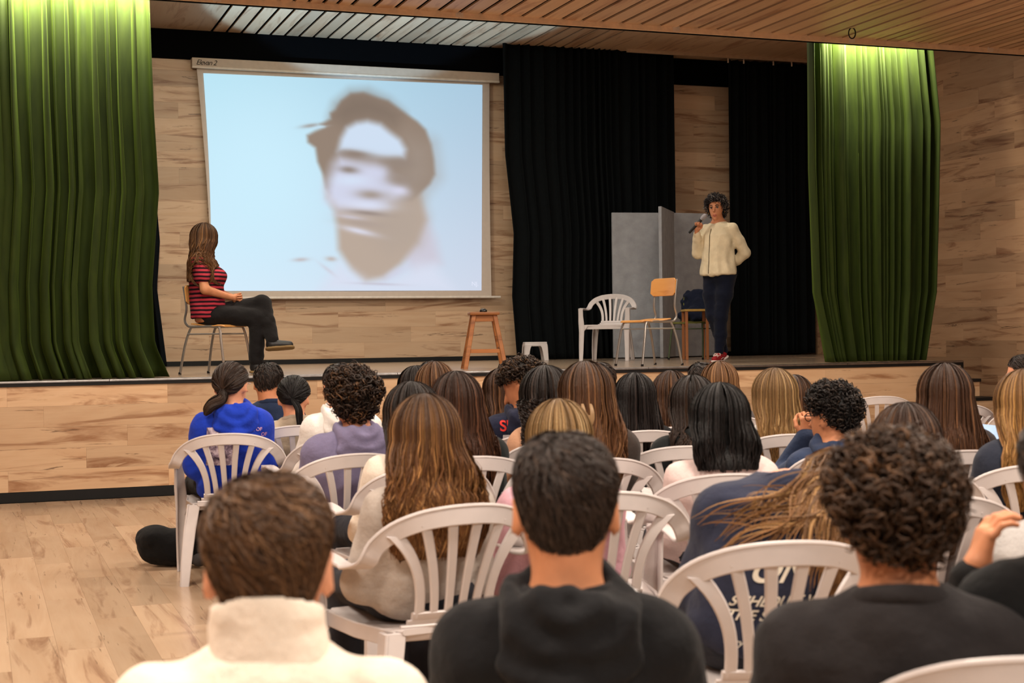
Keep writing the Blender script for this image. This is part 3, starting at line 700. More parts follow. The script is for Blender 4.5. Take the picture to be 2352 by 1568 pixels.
# ------------------------------------------------------------------ hair
t = NT('hair'); t.setp(.5, .24); t.bump(t.noise(t.mapping(t.n('ShaderNodeTexCoord').outputs['Object'], (1, 1, .14)), 260, 2), .6, .006)
at_ = t.n('ShaderNodeAttribute', attribute_name='tint'); t.l(at_.outputs['Color'], t.b.inputs['Base Color']); MATS['hair'] = t.m
HA = np.array([.074, .090, .083]); HC0 = np.array([0, -.008, .022])
def hsurf(D, R):
    q = R*D; low = np.clip(-D[..., 2], 0, 1); q = q.copy()
    q[..., 2] = np.where(D[..., 2] < 0, q[..., 2]*1.5, q[..., 2]); q[..., 0] *= 1-.16*low; q[..., 1] *= 1-.10*low
    return HC0+q
class Hair:
    def __init__(s): s.V = []; s.Q = []; s.C = []; s.n = 0
    def add(s, V, Q, C):
        s.V.append(V); s.Q.append(Q+s.n); s.C.append(C); s.n += len(V)
    def grid(s, G, C):
        a, b = G.shape[:2]; q = np.arange(a*b).reshape(a, b)
        s.add(G.reshape(-1, 3), np.stack([q[:-1, :-1], q[1:, :-1], q[1:, 1:], q[:-1, 1:]], -1).reshape(-1, 4), np.broadcast_to(C, G.shape).reshape(-1, 3))
    def ribbons(s, P, Nn, w, C):
        """P (N,K,3) paths, Nn outward directions, w (N,K) widths, C (N,K,3) colours"""
        T = np.gradient(P, axis=1); W = np.cross(T, Nn); W /= np.linalg.norm(W, axis=2, keepdims=True)+1e-9
        N, K = P.shape[:2]; tw = np.random.default_rng(N).normal(0, .55, (N, 1, 1)); W = W*np.cos(tw)+Nn/(np.linalg.norm(Nn, axis=2, keepdims=True)+1e-9)*np.sin(tw)
        V = np.stack([P-W*w[..., None]/2, P+W*w[..., None]/2], 2).reshape(-1, 3)
        b = (np.arange(N)[:, None]*K+np.arange(K-1)[None])*2
        s.add(V, np.stack([b, b+1, b+3, b+2], -1).reshape(-1, 4), np.repeat(C.reshape(-1, 3), 2, axis=0))
    def tubes(s, P, r, C, sides=3):
        N, K = P.shape[:2]; T = np.gradient(P, axis=1); T /= np.linalg.norm(T, axis=2, keepdims=True)+1e-9
        ref = np.where(np.abs(T[..., 2:3]) < .8, np.array([0, 0, 1.0]), np.array([1.0, 0, 0])); U = np.cross(T, ref); U /= np.linalg.norm(U, axis=2, keepdims=True)+1e-9; W = np.cross(T, U)
        V = np.stack([P+r[..., None]*(U*math.cos(2*math.pi*k/sides)+W*math.sin(2*math.pi*k/sides)) for k in range(sides)], 2).reshape(-1, 3)
        b = ((np.arange(N)[:, None]*K+np.arange(K-1)[None])*sides)[..., None]+np.arange(sides); c = ((np.arange(N)[:, None]*K+np.arange(K-1)[None])*sides)[..., None]+(np.arange(sides)+1) % sides
        s.add(V, np.stack([b, c, c+sides, b+sides], -1).reshape(-1, 4), np.repeat(C.reshape(-1, 3), sides, axis=0))
    def build(s, name, parent):
        V = np.vstack(s.V); me = mesh_np(name, V, np.vstack(s.Q)); C = np.clip(np.vstack(s.C), 0, 1)
        ca = me.color_attributes.new('tint', 'FLOAT_COLOR', 'POINT'); ca.data.foreach_set('color', np.hstack([C, np.ones((len(C), 1))]).astype(F32).ravel())
        return obj(name, me, 'hair', parent)
def L3c(c): return np.array(lin(c)[:3])*.74
def sph(th, ph):
    th, ph = np.broadcast_arrays(th, ph); return np.stack([np.sin(ph)*np.sin(th), -np.sin(ph)*np.cos(th), np.cos(ph)], -1)
def strand_cols(rg, N, K, root, tip, hi, hif):
    r, t_, h = L3c(root), L3c(tip), L3c(hi); k = np.linspace(0, 1, K)[None, :, None]
    c = r*(1-k)+t_*k; m_ = (rg.random((N, 1, 1)) < hif)*rg.uniform(.3, 1, (N, 1, 1))*np.clip(k*3, 0, 1)
    return (c*(1-m_)+h*m_)*rg.uniform(.65, 1.25, (N, 1, 1))
def push_out(P, sdf, mar):
    sh = P.shape; q = P.reshape(-1, 3).astype(F32).copy()
    for _ in range(5):
        d = sdf(q); k = d < mar
        if not k.any(): break
        qq = q[k]; e = .006
        g = np.stack([sdf(qq+np.array(v, F32)*e)-d[k] for v in ((1, 0, 0), (0, 1, 0), (0, 0, 1))], 1); g /= np.linalg.norm(g, axis=1)[:, None]+1e-9
        q[k] = qq+g*(mar-d[k])[:, None]
    return q.reshape(sh)
def long_hair(H, hc, M, sdf, seed, L=.38, N=1100, root=(40, 26, 18), tip=(92, 58, 34), hi=(150, 104, 62), hif=.2, thm=118, wave=.006, freq=2.5, flare=.05, gather=.8,
              curl=0, width=.006, pad=.016, K2=12, wind=(0, 0, 0), tips=.12, clump=46, sheet=True):
    rg = np.random.default_rng(seed); thm = math.radians(thm)
    def path(th, Li, o, ph, wv, Ks=8):
        n = len(th); phis = np.radians(np.linspace(2, 98, Ks))
        D = sph(th[:, None], phis[None]); A = HA+pad; A = A[None, None]+o[:, None, None]
        S = hsurf(D, A) if False else HC0+A*D; Sp = hc+S@M.T; Nn = D@M.T
        P1 = Sp[:, -1]; s_ = np.linspace(0, 1, K2+1)[1:][None]
        ax = hc[0]+(M@np.array([0, -.03, 0]))[0]; yback = hc[1]+(M@np.array([0, -.115, 0]))[1]
        sm = np.clip(s_*2.2, 0, 1); sm = sm*sm*(3-2*sm)
        X = ax+(P1[:, :1]-ax)*(1+flare*np.sin(s_*2.6)-.25*np.clip(s_-.6, 0, 1))
        Y = P1[:, 1:2]+(yback-o[:, None]-P1[:, 1:2])*gather*sm*np.clip(1.15-np.abs(th[:, None])*.12, 0, 1)
        Z = P1[:, 2:3]-Li[:, None]*s_
        w_ = wv*np.clip(s_*1.6, 0, 1)
        if curl: X = X+curl*np.cos(2*np.pi*freq*s_*Li[:, None]/.3+ph[:, None]); Y = Y+curl*np.sin(2*np.pi*freq*s_*Li[:, None]/.3+ph[:, None])
        else: X = X+w_*np.sin(2*np.pi*freq*s_+ph[:, None]); Y = Y+.6*w_*np.cos(2*np.pi*freq*s_+1.3*ph[:, None])
        Hg = np.stack([X, Y, Z], -1)+np.array(wind)*(s_**1.3)[..., None]
        Hg = push_out(Hg, sdf, .012) if sdf is not None else Hg
        Hg += (np.stack([X-ax, Y-yback-.10, 0*X], -1)/(.1))*(.2*(o[:, None]))[..., None]
        P = np.concatenate([Sp, Hg], 1)
        nn = np.stack([X-ax, (Y-(yback+.12)), 0*X+.03], -1); nn /= np.linalg.norm(nn, axis=2, keepdims=True)
        return P, np.concatenate([Nn, nn], 1)
    tg = np.linspace(-thm, thm, 44)
    P, _ = path(tg, np.full(44, L*.96), np.full(44, -.006), np.zeros(44), 0)
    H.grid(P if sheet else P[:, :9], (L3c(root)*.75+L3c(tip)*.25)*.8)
    cl = rg.uniform(-thm, thm, clump); th = cl[rg.integers(0, clump, N)]+rg.normal(0, .055, N); th = np.clip(th, -thm, thm)
    cph = rg.uniform(0, 6.28, clump); ph = np.interp(th, np.sort(cl), cph)+rg.normal(0, .25 if not curl else 2, N)
    Li = L*(1-tips*rg.random(N)**1.5)*np.interp(np.abs(th), [0, thm], [1, .93]); o = rg.uniform(-.003, .011, N)
    P, Nn = path(th, Li, o, ph, wave*rg.uniform(.5, 1.3, (N, 1)))
    K = P.shape[1]; kk = np.linspace(0, 1, K)
    wd = width*rg.uniform(.6, 1.3, (N, 1))*np.interp(kk, [0, .06, .8, 1], [.5, 1, 1, .25])[None]
    H.ribbons(P, Nn, wd, strand_cols(rg, N, K, root, tip, hi, hif))
def hairline(th, back=128, side=86, front=52):
    a = np.degrees(np.abs(th)); return np.radians(np.interp(a, [0, 40, 68, 80, 100, 125, 180], [back, back-4, back-18, side, side-2, front+12, front]))
def short_hair(H, hc, M, seed, N=2600, tk=.02, root=(34, 25, 20), tip=(62, 46, 36), hi=(92, 70, 54), hif=.15, ln=.045, swirl=.45, width=.004, back=130, side=86, front=54, messy=.3):
    rg = np.random.default_rng(seed)
    def thick(th, ph):
        r = ph/hairline(th, back, side, front); return .004+(tk-.004)*np.clip(1.15-r**3, 0, 1)*(1+.12*np.sin(3*th+seed)*np.sin(2.2*ph+seed))
    tg, pg = np.meshgrid(np.linspace(-np.pi, np.pi, 53), np.linspace(.01, 1, 16), indexing='ij'); ph = pg*hairline(tg, back, side, front)
    G = hc+hsurf(sph(tg, ph), HA+thick(tg, ph)[..., None]*.82)@M.T
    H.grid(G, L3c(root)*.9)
    th = rg.uniform(-np.pi, np.pi, N); hl = hairline(th, back, side, front); ph = np.arccos(1-rg.random(N)*(1-np.cos(hl)))
    K = 5; k = np.linspace(0, 1, K)[None]; sw = swirl+rg.normal(0, messy, N)+.35*np.sin(2*th+seed); l = ln*rg.uniform(.6, 1.2, N)
    PH = ph[:, None]+l[:, None]/.085*k*np.cos(sw)[:, None]; TH = th[:, None]+l[:, None]/(.085*np.maximum(.25, np.sin(ph)))[:, None]*k*np.sin(sw)[:, None]
    PH = np.minimum(PH, hairline(TH, back, side, front)+rg.uniform(.0, .14, (N, 1)))
    tkk = thick(TH, np.minimum(PH, hairline(TH, back, side, front)))
    R = HA+(tkk*(.62+.5*k+rg.uniform(-.1, .16, N)[:, None]))[..., None]
    D = sph(TH, PH); P = hc+hsurf(D, R)@M.T
    H.ribbons(P, D@M.T, width*rg.uniform(.6, 1.3, (N, 1))*np.array([.7, 1, 1, .8, .2])[None], strand_cols(rg, N, K, root, tip, hi, hif))
def curly_hair(H, hc, M, seed, N=520, tk=.045, root=(26, 18, 14), tip=(62, 44, 32), hi=(110, 80, 54), hif=.15, rc=.011, rt=.0042, back=132, side=96, front=50, turns=2.0, ln=.032, K=15):
    rg = np.random.default_rng(seed)
    def bulge(th, ph): return tk*np.clip(1.1-(ph/hairline(th, back, side, front))**5*.75, .1, 1)*(1+.10*np.sin(4*th+seed)+.08*np.sin(5*ph+2*th))
    tg, pg = np.meshgrid(np.linspace(-np.pi, np.pi, 53), np.linspace(.01, 1, 16), indexing='ij'); ph = pg*hairline(tg, back, side, front)
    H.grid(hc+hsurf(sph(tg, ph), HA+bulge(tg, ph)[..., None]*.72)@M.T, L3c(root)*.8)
    th = rg.uniform(-np.pi, np.pi, N); hl = hairline(th, back, side, front); ph = np.arccos(1-rg.random(N)*(1-np.cos(hl)))
    D = sph(th, ph); base = hsurf(D, HA+(bulge(th, ph)*rg.uniform(.62, .98, N))[:, None])
    dn = np.stack([np.cos(ph)*np.sin(th), -np.cos(ph)*np.cos(th), -np.sin(ph)], -1); side_ = np.cross(D, dn)
    ax = D*rg.uniform(.1, .9, (N, 1))+dn*rg.uniform(.0, 1, (N, 1))+side_*rg.normal(0, .6, (N, 1)); ax /= np.linalg.norm(ax, axis=1, keepdims=True)
    u = np.cross(ax, np.array([.3, .5, .81])); u /= np.linalg.norm(u, axis=1, keepdims=True); v = np.cross(ax, u)
    k = np.linspace(0, 1, K)[None, :, None]; an = 2*np.pi*turns*k*rg.uniform(.7, 1.2, (N, 1, 1))+rg.uniform(0, 6.28, (N, 1, 1)); r = rc*rg.uniform(.6, 1.3, (N, 1, 1))*(.5+.6*k)
    P = base[:, None]+ax[:, None]*(k-.35)*ln*rg.uniform(.7, 1.3, (N, 1, 1))+r*(u[:, None]*np.cos(an)+v[:, None]*np.sin(an))
    H.tubes(hc+P@M.T, rt*rg.uniform(.7, 1.25, (N, 1))*np.interp(np.linspace(0, 1, K), [0, .8, 1], [1, .9, .35])[None], strand_cols(rg, N, K, root, tip, hi, hif))
def tied_hair(H, hc, M, seed, tie=(0, 104), N=900, root=(36, 25, 19), tip=(60, 42, 32), hi=(96, 70, 50), hif=.15, width=.005, tail=None, rtail=.03, back=122, side=92, front=56):
    rg = np.random.default_rng(seed); tk = .012
    tg, pg = np.meshgrid(np.linspace(-np.pi, np.pi, 53), np.linspace(.01, 1, 16), indexing='ij'); ph = pg*hairline(tg, back, side, front)
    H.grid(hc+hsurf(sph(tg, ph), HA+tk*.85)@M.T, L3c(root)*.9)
    th = rg.uniform(-np.pi, np.pi, N); hl = hairline(th, back, side, front); ph = np.arccos(1-rg.random(N)*(1-np.cos(hl)))
    D0 = sph(th, ph); DT = sph(np.radians(np.array(float(tie[0]))), np.radians(np.array(float(tie[1]))))[None]
    K = 7; k = np.linspace(0, 1, K)[None, :, None]*np.minimum(1, .09/.09/np.maximum(.2, np.arccos(np.clip((D0*DT).sum(1), -1, 1)))*1.0)[:, None, None]*.9
    om = np.arccos(np.clip((D0*DT).sum(1), -1, .999))[:, None, None]; D = (np.sin((1-k)*om)*D0[:, None]+np.sin(k*om)*DT[:, None])/np.sin(om)
    P = hc+hsurf(D, HA+tk+rg.uniform(-.001, .004, (N, 1, 1)))@M.T
    H.ribbons(P, D@M.T, width*rg.uniform(.6, 1.3, (N, 1))*np.array([.3, 1, 1, 1, 1, .8, .3])[None], strand_cols(rg, N, K, root, tip, hi, hif))
    if tail is not None:
        tp = hc+hsurf(DT[0], HA+tk)@M.T; pts = [tp]+[np.array(q) for q in tail]; K = 16; C = spline(pts, K); n2 = 420
        T = np.gradient(C, axis=0); T /= np.linalg.norm(T, axis=1)[:, None]; U = np.cross(T, np.array([0.2, .9, .3])); U /= np.linalg.norm(U, axis=1)[:, None]; W = np.cross(T, U)
        rp = rtail*np.interp(np.linspace(0, 1, K), [0, .12, .5, .85, 1], [.35, .8, 1, .75, .25]); a = rg.uniform(0, 6.28, n2); rr = np.sqrt(rg.random(n2))
        an = a[:, None]+np.linspace(0, .8, K)[None]; off = (U[None]*np.cos(an)[..., None]+W[None]*np.sin(an)[..., None])
        P = C[None]+off*(rp[None]*rr[:, None])[..., None]
        H.ribbons(P, off, .006*np.interp(np.linspace(0, 1, K), [0, .1, .85, 1], [1, 1, .9, .3])[None]*np.ones((n2, 1)), strand_cols(rg, n2, K, root, tip, hi, hif))
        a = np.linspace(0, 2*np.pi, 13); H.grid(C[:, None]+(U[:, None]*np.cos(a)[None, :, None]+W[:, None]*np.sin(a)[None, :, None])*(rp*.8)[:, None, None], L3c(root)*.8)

def swept_hair(H, hc, M, sdf, seed, N=420, root=(74, 50, 32), tip=(140, 98, 58), hi=(186, 142, 90), hif=.3, Ms=None):
    """hair thrown over one shoulder and across the back"""
    rg = np.random.default_rng(seed); K = 22; k = np.linspace(0, 1, K)[None]
    tied_hair(H, hc, M, seed, tie=(-50, 100), N=900, root=root, tip=tip, hi=hi, hif=hif)
    left = rg.random(N) < .3; cl = rg.integers(0, 26, N); cr = np.random.default_rng(seed+1)
    cx, cz, cph, cam = cr.uniform(-1, 1, 26), cr.uniform(0, 1, 26), cr.uniform(0, 6.28, 26), cr.uniform(.4, 1.5, 26)
    p0 = hc+hsurf(sph(rg.uniform(-2.2, .6, N), rg.uniform(.5, 1.9, N)), HA+.014)@M.T
    ex_ = np.where(left, -.03+.12*cx[cl], hc[0]-.05+.09*cx[cl])+rg.normal(0, .012, N); ez_ = np.where(left, .70+.15*cz[cl], .50+.24*cz[cl])+rg.normal(0, .012, N)
    X = p0[:, :1]+(ex_[:, None]-p0[:, :1])*k**np.where(left, 1.0, .6)[:, None]; Z = p0[:, 2:]+(ez_[:, None]-p0[:, 2:])*k**np.where(left, 1.5, 1.2)[:, None]
    a_ = (.016*cam[cl])[:, None]*np.sin(np.pi*np.clip(k*1.5, 0, 1)*.5); ph_ = cph[cl][:, None]+rg.normal(0, .2, (N, 1))
    Z = Z+a_*np.sin(9*k+ph_); X = X+a_*.7*np.cos(10*k+ph_)
    P = np.stack([X, np.full_like(X, -.42), Z], -1); q = P.reshape(-1, 3).astype(F32)
    for _ in range(28): q[:, 1] = np.minimum(q[:, 1]+np.clip(sdf(q)-.012, -.02, .04)*.8, -.02)
    P = q.reshape(P.shape); bl = np.clip(k*3.2, 0, 1)[..., None]; P[..., 1:2] = p0[:, None, 1:2]*(1-bl)+P[..., 1:2]*bl-.012*rg.random((N, 1, 1))
    P = push_out(P, sdf, .008)
    Nn = np.zeros_like(P); Nn[..., 1] = -1; Nn[..., 2] = .3
    H.ribbons(P, Nn, .006*rg.uniform(.6, 1.3, (N, 1))*np.interp(np.linspace(0, 1, K), [0, .1, .75, 1], [.8, 1, .9, .2])[None], strand_cols(rg, N, K, root, tip, hi, hif))

# ------------------------------------------------------------------ people
plain('skin_light', (214, 150, 116), .55, .35, var=.05, scale=30); plain('skin_mid', (196, 132, 94), .55, .35, var=.05, scale=30); plain('skin_tan', (178, 116, 80), .55, .35, var=.05, scale=30)
for k_ in ('skin_light', 'skin_mid', 'skin_tan'):
    b_ = MATS[k_].node_tree.nodes['Principled BSDF']; b_.inputs['Subsurface Weight'].default_value = .12; b_.inputs['Subsurface Radius'].default_value = (.012, .005, .003)
def head_sdf(P, hc, M, face=True, fem=True, s=1.0):
    q = ((P-np.asarray(hc, F32))@np.asarray(M, F32))/F32(s)
    d = ell(q, (0, -.008, .022), HA); d = smin(d, ell(q, (0, .026, -.052), (.052 if fem else .056, .058, .062)), .045)
    d = smin(d, cap(q, (0, .087, .008), (0, .106, -.026), .008, .0125), .012)
    for sx in (-1, 1):
        c = (sx*.077, -.012, -.012); Me = rotm(yaw=-sx*24, down=12); e = ell(q, c, (.0085, .021, .032), Me)
        e = smax(e, -ell(q, (sx*.087, -.004, -.008), (.010, .012, .019)), .006); d = smin(d, e, .008)
        d = smax(d, -ell(q, (sx*.031, .093, .010), (.017, .016, .011)), .012)
    if face:
        d = smin(d, ell(q, (0, .082, -.062), (.022, .010, .0065)), .006); d = smin(d, ell(q, (0, .078, -.077), (.019, .010, .007)), .006)
        d = smax(d, -ell(q, (0, .094, -.069), (.02, .006, .0018)), .003)
        d = smin(d, ell(q, (0, .072, -.102), (.018, .016, .014)), .02)
    return d*s
def hand_mesh(w, dirf, palm, curl=(35, 45, 30), thumb=1, spread=6, s=1.0, h=.0036):
    """five-fingered hand: w wrist, dirf towards fingers, palm = palm normal; thumb = side (+1 / -1)"""
    w = np.array(w, float); d = np.array(dirf, float); d /= np.linalg.norm(d); n = np.array(palm, float); n -= d*(n@d); n /= np.linalg.norm(n); x = np.cross(d, n)*thumb
    def pt(a, b, c): return w+s*(x*a+d*b+n*c)
    fingers = []
    for i, (fx, fl_, fr) in enumerate(((.030, .072, .0085), (.010, .080, .009), (-.010, .074, .0085), (-.029, .058, .0075))):
        a = math.radians(spread*(1.2-i*.8)); p = np.array([fx, .088-abs(fx)*.25, 0]); pts = [pt(*p)]; ang = 0
        for sg, cu in zip((.45, .3, .25), curl):
            ang += math.radians(cu); v = np.array([math.sin(a)*math.cos(ang), math.cos(ang), math.sin(ang)]); p = p+v*fl_*sg; pts.append(pt(*p))
        fingers.append((pts, [fr, fr*.95, fr*.88, fr*.75]))
    th = [pt(.022, .018, .006), pt(.046, .045, .016), pt(.050, .072, .030), pt(.040, .092, .042)]
    def f(P):
        P = P.astype(F32)
        dd = smin(cap(P, pt(0, -.03, 0), pt(0, .012, 0), .026*s, .027*s), cap(P, pt(.016, .03, 0), pt(.020, .085, 0), .0155*s, .012*s), .02)
        dd = smin(dd, cap(P, pt(-.014, .03, 0), pt(-.020, .08, 0), .0155*s, .012*s), .02); dd = smin(dd, cap(P, pt(0, .02, 0), pt(0, .085, 0), .016*s, .012*s), .015)
        for pts, rs in fingers: dd = smin(dd, chain(P, pts, [r*s for r in rs], .003), .005)
        return smin(dd, chain(P, th, [.014*s, .0115*s, .0098*s, .008*s], .004), .008)
    allp = np.array([p for pts, _ in fingers for p in pts]+th+[pt(0, -.03, 0)])
    return sdf_mesh(f, allp.min(0)-.035, allp.max(0)+.035, h)

def project_back(me, sdf, frm, dirv):
    """lay a flat mesh (in person space) on the cloth by walking along dirv"""
    n = len(me.vertices); co = np.zeros(n*3, F32); me.vertices.foreach_get('co', co); P = co.reshape(-1, 3).astype(F32); d = np.array(dirv, F32)
    for _ in range(30): P = P+d[None]*np.clip(sdf(P)-.0035, -.02, .05)[:, None]*.8
    me.vertices.foreach_set('co', P.ravel().astype(F32)); me.update()
    bad = np.abs(sdf(P)) > .012
    if bad.any():
        bm = bmesh.new(); bm.from_mesh(me); bm.verts.ensure_lookup_table(); bmesh.ops.delete(bm, geom=[bm.verts[i] for i in np.nonzero(bad)[0]], context='VERTS'); bm.to_mesh(me); bm.free()

def seated(label, px, py, d, face=0, hair=None, top=('tee', (60, 60, 60)), skin='skin_light', head=(0, 8, 0), lean=-.13, lx=0.0, hf=.035, sw=.138, res=.016, arms=None, legs=True, fem=True,
           chair_label=None, prints=(), pants=(38, 40, 48), chair_kw=None, knees=None, Zfix=None, cat='person', ztop=.022, hs=1.10, bulk=.94, group='students in the audience', hand_at=None, yhip=-.03, nb_at=None, neck=.125):
    W = at(px, py, d); Zt = W[2]; hc = np.array([lx, lean+hf, Zt-ztop-.105*hs]); M = rotm(*head)
    rz = math.radians(face); c, s = math.cos(rz), math.sin(rz)
    ox = W[0]-(c*hc[0]-s*hc[1]); oy = W[1]-(s*hc[0]+c*hc[1])
    e = empty('person', (ox, oy, 0), rz, label=label, category=cat, group=group)
    nb = np.array([lx*.85, lean-.005, hc[2]-neck*hs]) if nb_at is None else np.array(nb_at, float); H0 = np.array([0, yhip, .50]); S = {sx: nb+np.array([sx*sw, .005, -.062]) for sx in (-1, 1)}
    ax = nb-H0; Lt = np.linalg.norm(ax); ax /= Lt; ex = np.array([1, 0, 0])-ax*ax[0]; ex /= np.linalg.norm(ex); ey = np.cross(ax, ex)
    E, Wr = {}, {}
    for sx in (-1, 1):
        E[sx] = S[sx]+np.array([sx*.05, .09, -.225]); Wr[sx] = np.array([sx*.07, .24, .58])
        if arms and sx in arms: E[sx], Wr[sx] = [np.array(v) for v in arms[sx]]
    b_ = bulk
    def torso(P, o):
        q = P-H0.astype(F32); t_ = q@ax.astype(F32)/F32(Lt); x = q@ex.astype(F32); y = q@ey.astype(F32)
        k = sw/.150
        wx = np.interp(t_, [-.2, 0, .3, .6, .85, 1.0], [.145, .165, .15, .160*k, .165*k, .10*k]).astype(F32)*b_+o; wy = np.interp(t_, [-.2, 0, .3, .6, .85, 1.0], [.11, .12, .108, .112, .098, .06]).astype(F32)*b_+o
        yc = (-.025*np.sin(np.clip(t_, 0, 1)*np.pi)).astype(F32)
        dd = (np.sqrt((x/wx)**2+((y-yc)/wy)**2)-1)*np.minimum(wx, wy)*.92
        dd = smax(dd, ((t_-1.0)*Lt).astype(F32), .04); dd = smax(dd, (-.16-t_)*F32(Lt), .04)
        for sx in (-1, 1): dd = smin(dd, cap(P, nb+np.array([0, 0, -.035]), S[sx], .052+o, .046+o), .05)
        return smin(dd, cap(P, nb+np.array([0, .0, -.02]), nb+np.array([0, .01, -.06]), .062+o), .05)
    kind, col = top[0], top[1]; loose = {'hoodie': .020, 'sweater': .016, 'jacket': .022, 'turtleneck': .018, 'tee': .012}[kind]
    nz = abs(hash((round(px), round(py)))) % 50
    def shirt(P):
        P = P.astype(F32); dd = torso(P, loose)
        short = kind == 'tee'
        for sx in (-1, 1):
            up = cap(P, S[sx], E[sx], .048+loose, .042+loose)
            dd = smin(dd, up if not short else cap(P, S[sx], S[sx]*.35+E[sx]*.65, .048+loose, .05+loose), .035)
            if not short: dd = smin(dd, cap(P, E[sx], Wr[sx], .041+loose, .034+loose*.8), .03)
        dd = dd+(.020*vnoise(P+F32(nz), 9)+.010*vnoise(P+F32(nz*2), 22))*F32(.9)
        # neck opening
        ncut = ell(P, nb+np.array([0, .015, .075]), (.075, .08, .07) if kind != 'turtleneck' else (.01, .01, .01))
        return smax(dd, -ncut, .01)
    def shirt_all(P):
        dd = shirt(P)
        return smin(dd, hood(P), .01) if kind == 'hoodie' else dd
    def hood(P):
        P = P.astype(F32); c0 = nb+np.array([0, -.012, .018]); Mh = rotm(down=-22); q = (P-c0.astype(F32))@Mh.astype(F32)
        rr = np.sqrt((q[:, 0]/1.05)**2+(q[:, 1])**2); tor = np.sqrt((rr-.082)**2+(q[:, 2]*.8)**2)-.024
        pouch = ell(P, nb+np.array([0, -.080, -.045]), (.122, .040, .098)); pouch = smin(pouch, cap(P, nb+np.array([-.08, -.05, .0]), nb+np.array([0, -.100, -.115]), .026, .018), .04)
        pouch = smin(pouch, cap(P, nb+np.array([.08, -.05, .0]), nb+np.array([0, -.100, -.115]), .026, .018), .04)
        dd = smin(tor, pouch, .03)
        dd = smax(dd, -ell(P, nb+np.array([0, -.012, .06]), (.066, .066, .055)), .012)
        r_ = np.sqrt((P[:, 0]-nb[0])**2+(P[:, 2]-nb[2]-.05)**2*1.3).astype(F32); dd = dd+.0045*np.sin(r_*95+3*vnoise(P, 8))
        return dd+(.014*vnoise(P+F32(nz), 14)+.008*vnoise(P, 30))
    def body(P):
        P = P.astype(F32); dd = head_sdf(P, hc, M, False, fem, hs)
        dd = smin(dd, cap(P, hc+M@np.array([0, -.022, -.05])*hs, nb+np.array([0, 0, -.03]), .050 if fem else .056, .056 if fem else .064), .03)
        dd = smin(dd, torso(P, -.004), .03)
        for sx in (-1, 1): dd = smin(dd, chain(P, [S[sx], E[sx], Wr[sx]], [.042, .036, .026], .02), .02); dd = smin(dd, cap(P, Wr[sx], Wr[sx]+np.array([0, .07, -.02]), .026, .02), .01)
        return dd
    allp = np.array([hc+.13, hc-.13, H0-.2]+list(S.values())+list(E.values())+list(Wr.values())); lo = allp.min(0)-.11; hi = allp.max(0)+.12
    extra = []
    if hand_at: extra = [hand_mesh(**h_) for h_ in hand_at]
    solid('body', body, lo, hi, res, skin, e, extra)
    fk = fabric('cloth_%d_%d_%d' % col, col)
    sh_o = solid({'hoodie': 'hoodie', 'sweater': 'sweater', 'jacket': 'jacket', 'turtleneck': 'sweater', 'tee': 'shirt'}[kind], shirt, lo, hi, res, fk, e)
    if kind == 'hoodie': solid('hood', hood, nb-.22, nb+np.array([.2, .16, .12]), res*.75, fk, sh_o)
    if kind == 'turtleneck':
        def coll(P):
            P = P.astype(F32); a = hc+M@np.array([0, -.024, -.050])*hs; dd = cap(P, nb+np.array([0, 0, -.04]), a, .082, .073)
            dd = np.abs(dd)-.007; dd = smax(dd, (P-a.astype(F32))@(M@np.array([0, .1, 1.0])).astype(F32)*.98, .008)
            return dd+.006*vnoise(P*np.array([1, 1, 3], F32), 16)
        solid('collar', coll, nb-.14, hc+.09, res*.8, fk, sh_o)
    if kind in ('tee', 'sweater', 'jacket'):
        def rib(P):
            P = P.astype(F32); c0 = nb+np.array([0, .004, .012]); q = (P-c0.astype(F32))@rotm(down=18).astype(F32); rr = np.sqrt((q[:, 0])**2+(q[:, 1])**2); return np.sqrt((rr-.074)**2+(q[:, 2]*.7)**2)-.012
        solid('neckband', rib, nb-.12, nb+.12, res*.7, fk, sh_o)
    if legs:
        kn = knees or {sx: ((sx*.12, .40, .47), (sx*.12, .38, .08)) for sx in (-1, 1)}
        def tr_(P):
            P = P.astype(F32); dd = ell(P, (0, yhip+.01, .50), (.185, .15, .10))
            for sx in (-1, 1): dd = smin(dd, chain(P, [(sx*.09, yhip+.05, .50), kn[sx][0], kn[sx][1]], [.088, .068, .052], .03), .04)
            return dd+.012*vnoise(P+F32(nz), 12)
        kp = np.array([k for v in kn.values() for k in v]+[(0.2, .1, .6), (-.2, -.2, .45)]); solid('trousers', tr_, kp.min(0)-.1, kp.max(0)+.1, .02, fabric('cloth_%d_%d_%d' % pants, pants), e)
        for sx in (-1, 1):
            a = np.array(kn[sx][1]); b = a+np.array([0, .13, 0]); a[2] = b[2] = .05
            def shoe(P): P = P.astype(F32); return smax(cap(P, a+np.array([0, -.03, 0]), b, .044, .04), (.006-P[:, 2]), .008)
            solid('shoe', shoe, np.minimum(a, b)-.09, np.maximum(a, b)+.09, .014, plain('shoe_grey', (70, 68, 70), .6, .3), e)
    H = Hair()
    if hair:
        kw = dict(hair[1]); fn = hair[0]; Mr = M; M = M*hs
        if fn == 'long': long_hair(H, hc, M, shirt_all, nz+3, **kw)
        elif fn == 'short': short_hair(H, hc, M, nz+3, **kw)
        elif fn == 'curly': curly_hair(H, hc, M, nz+3, **kw)
        elif fn == 'swept': swept_hair(H, hc, M, shirt_all, nz+3, **kw)
        elif fn == 'tied': tied_hair(H, hc, M, nz+3, **kw)
        elif fn == 'longcurly': curly_hair(H, hc, M, nz+3, **kw[0] if isinstance(kw, tuple) else kw)
        H.build('hair', e); M = Mr
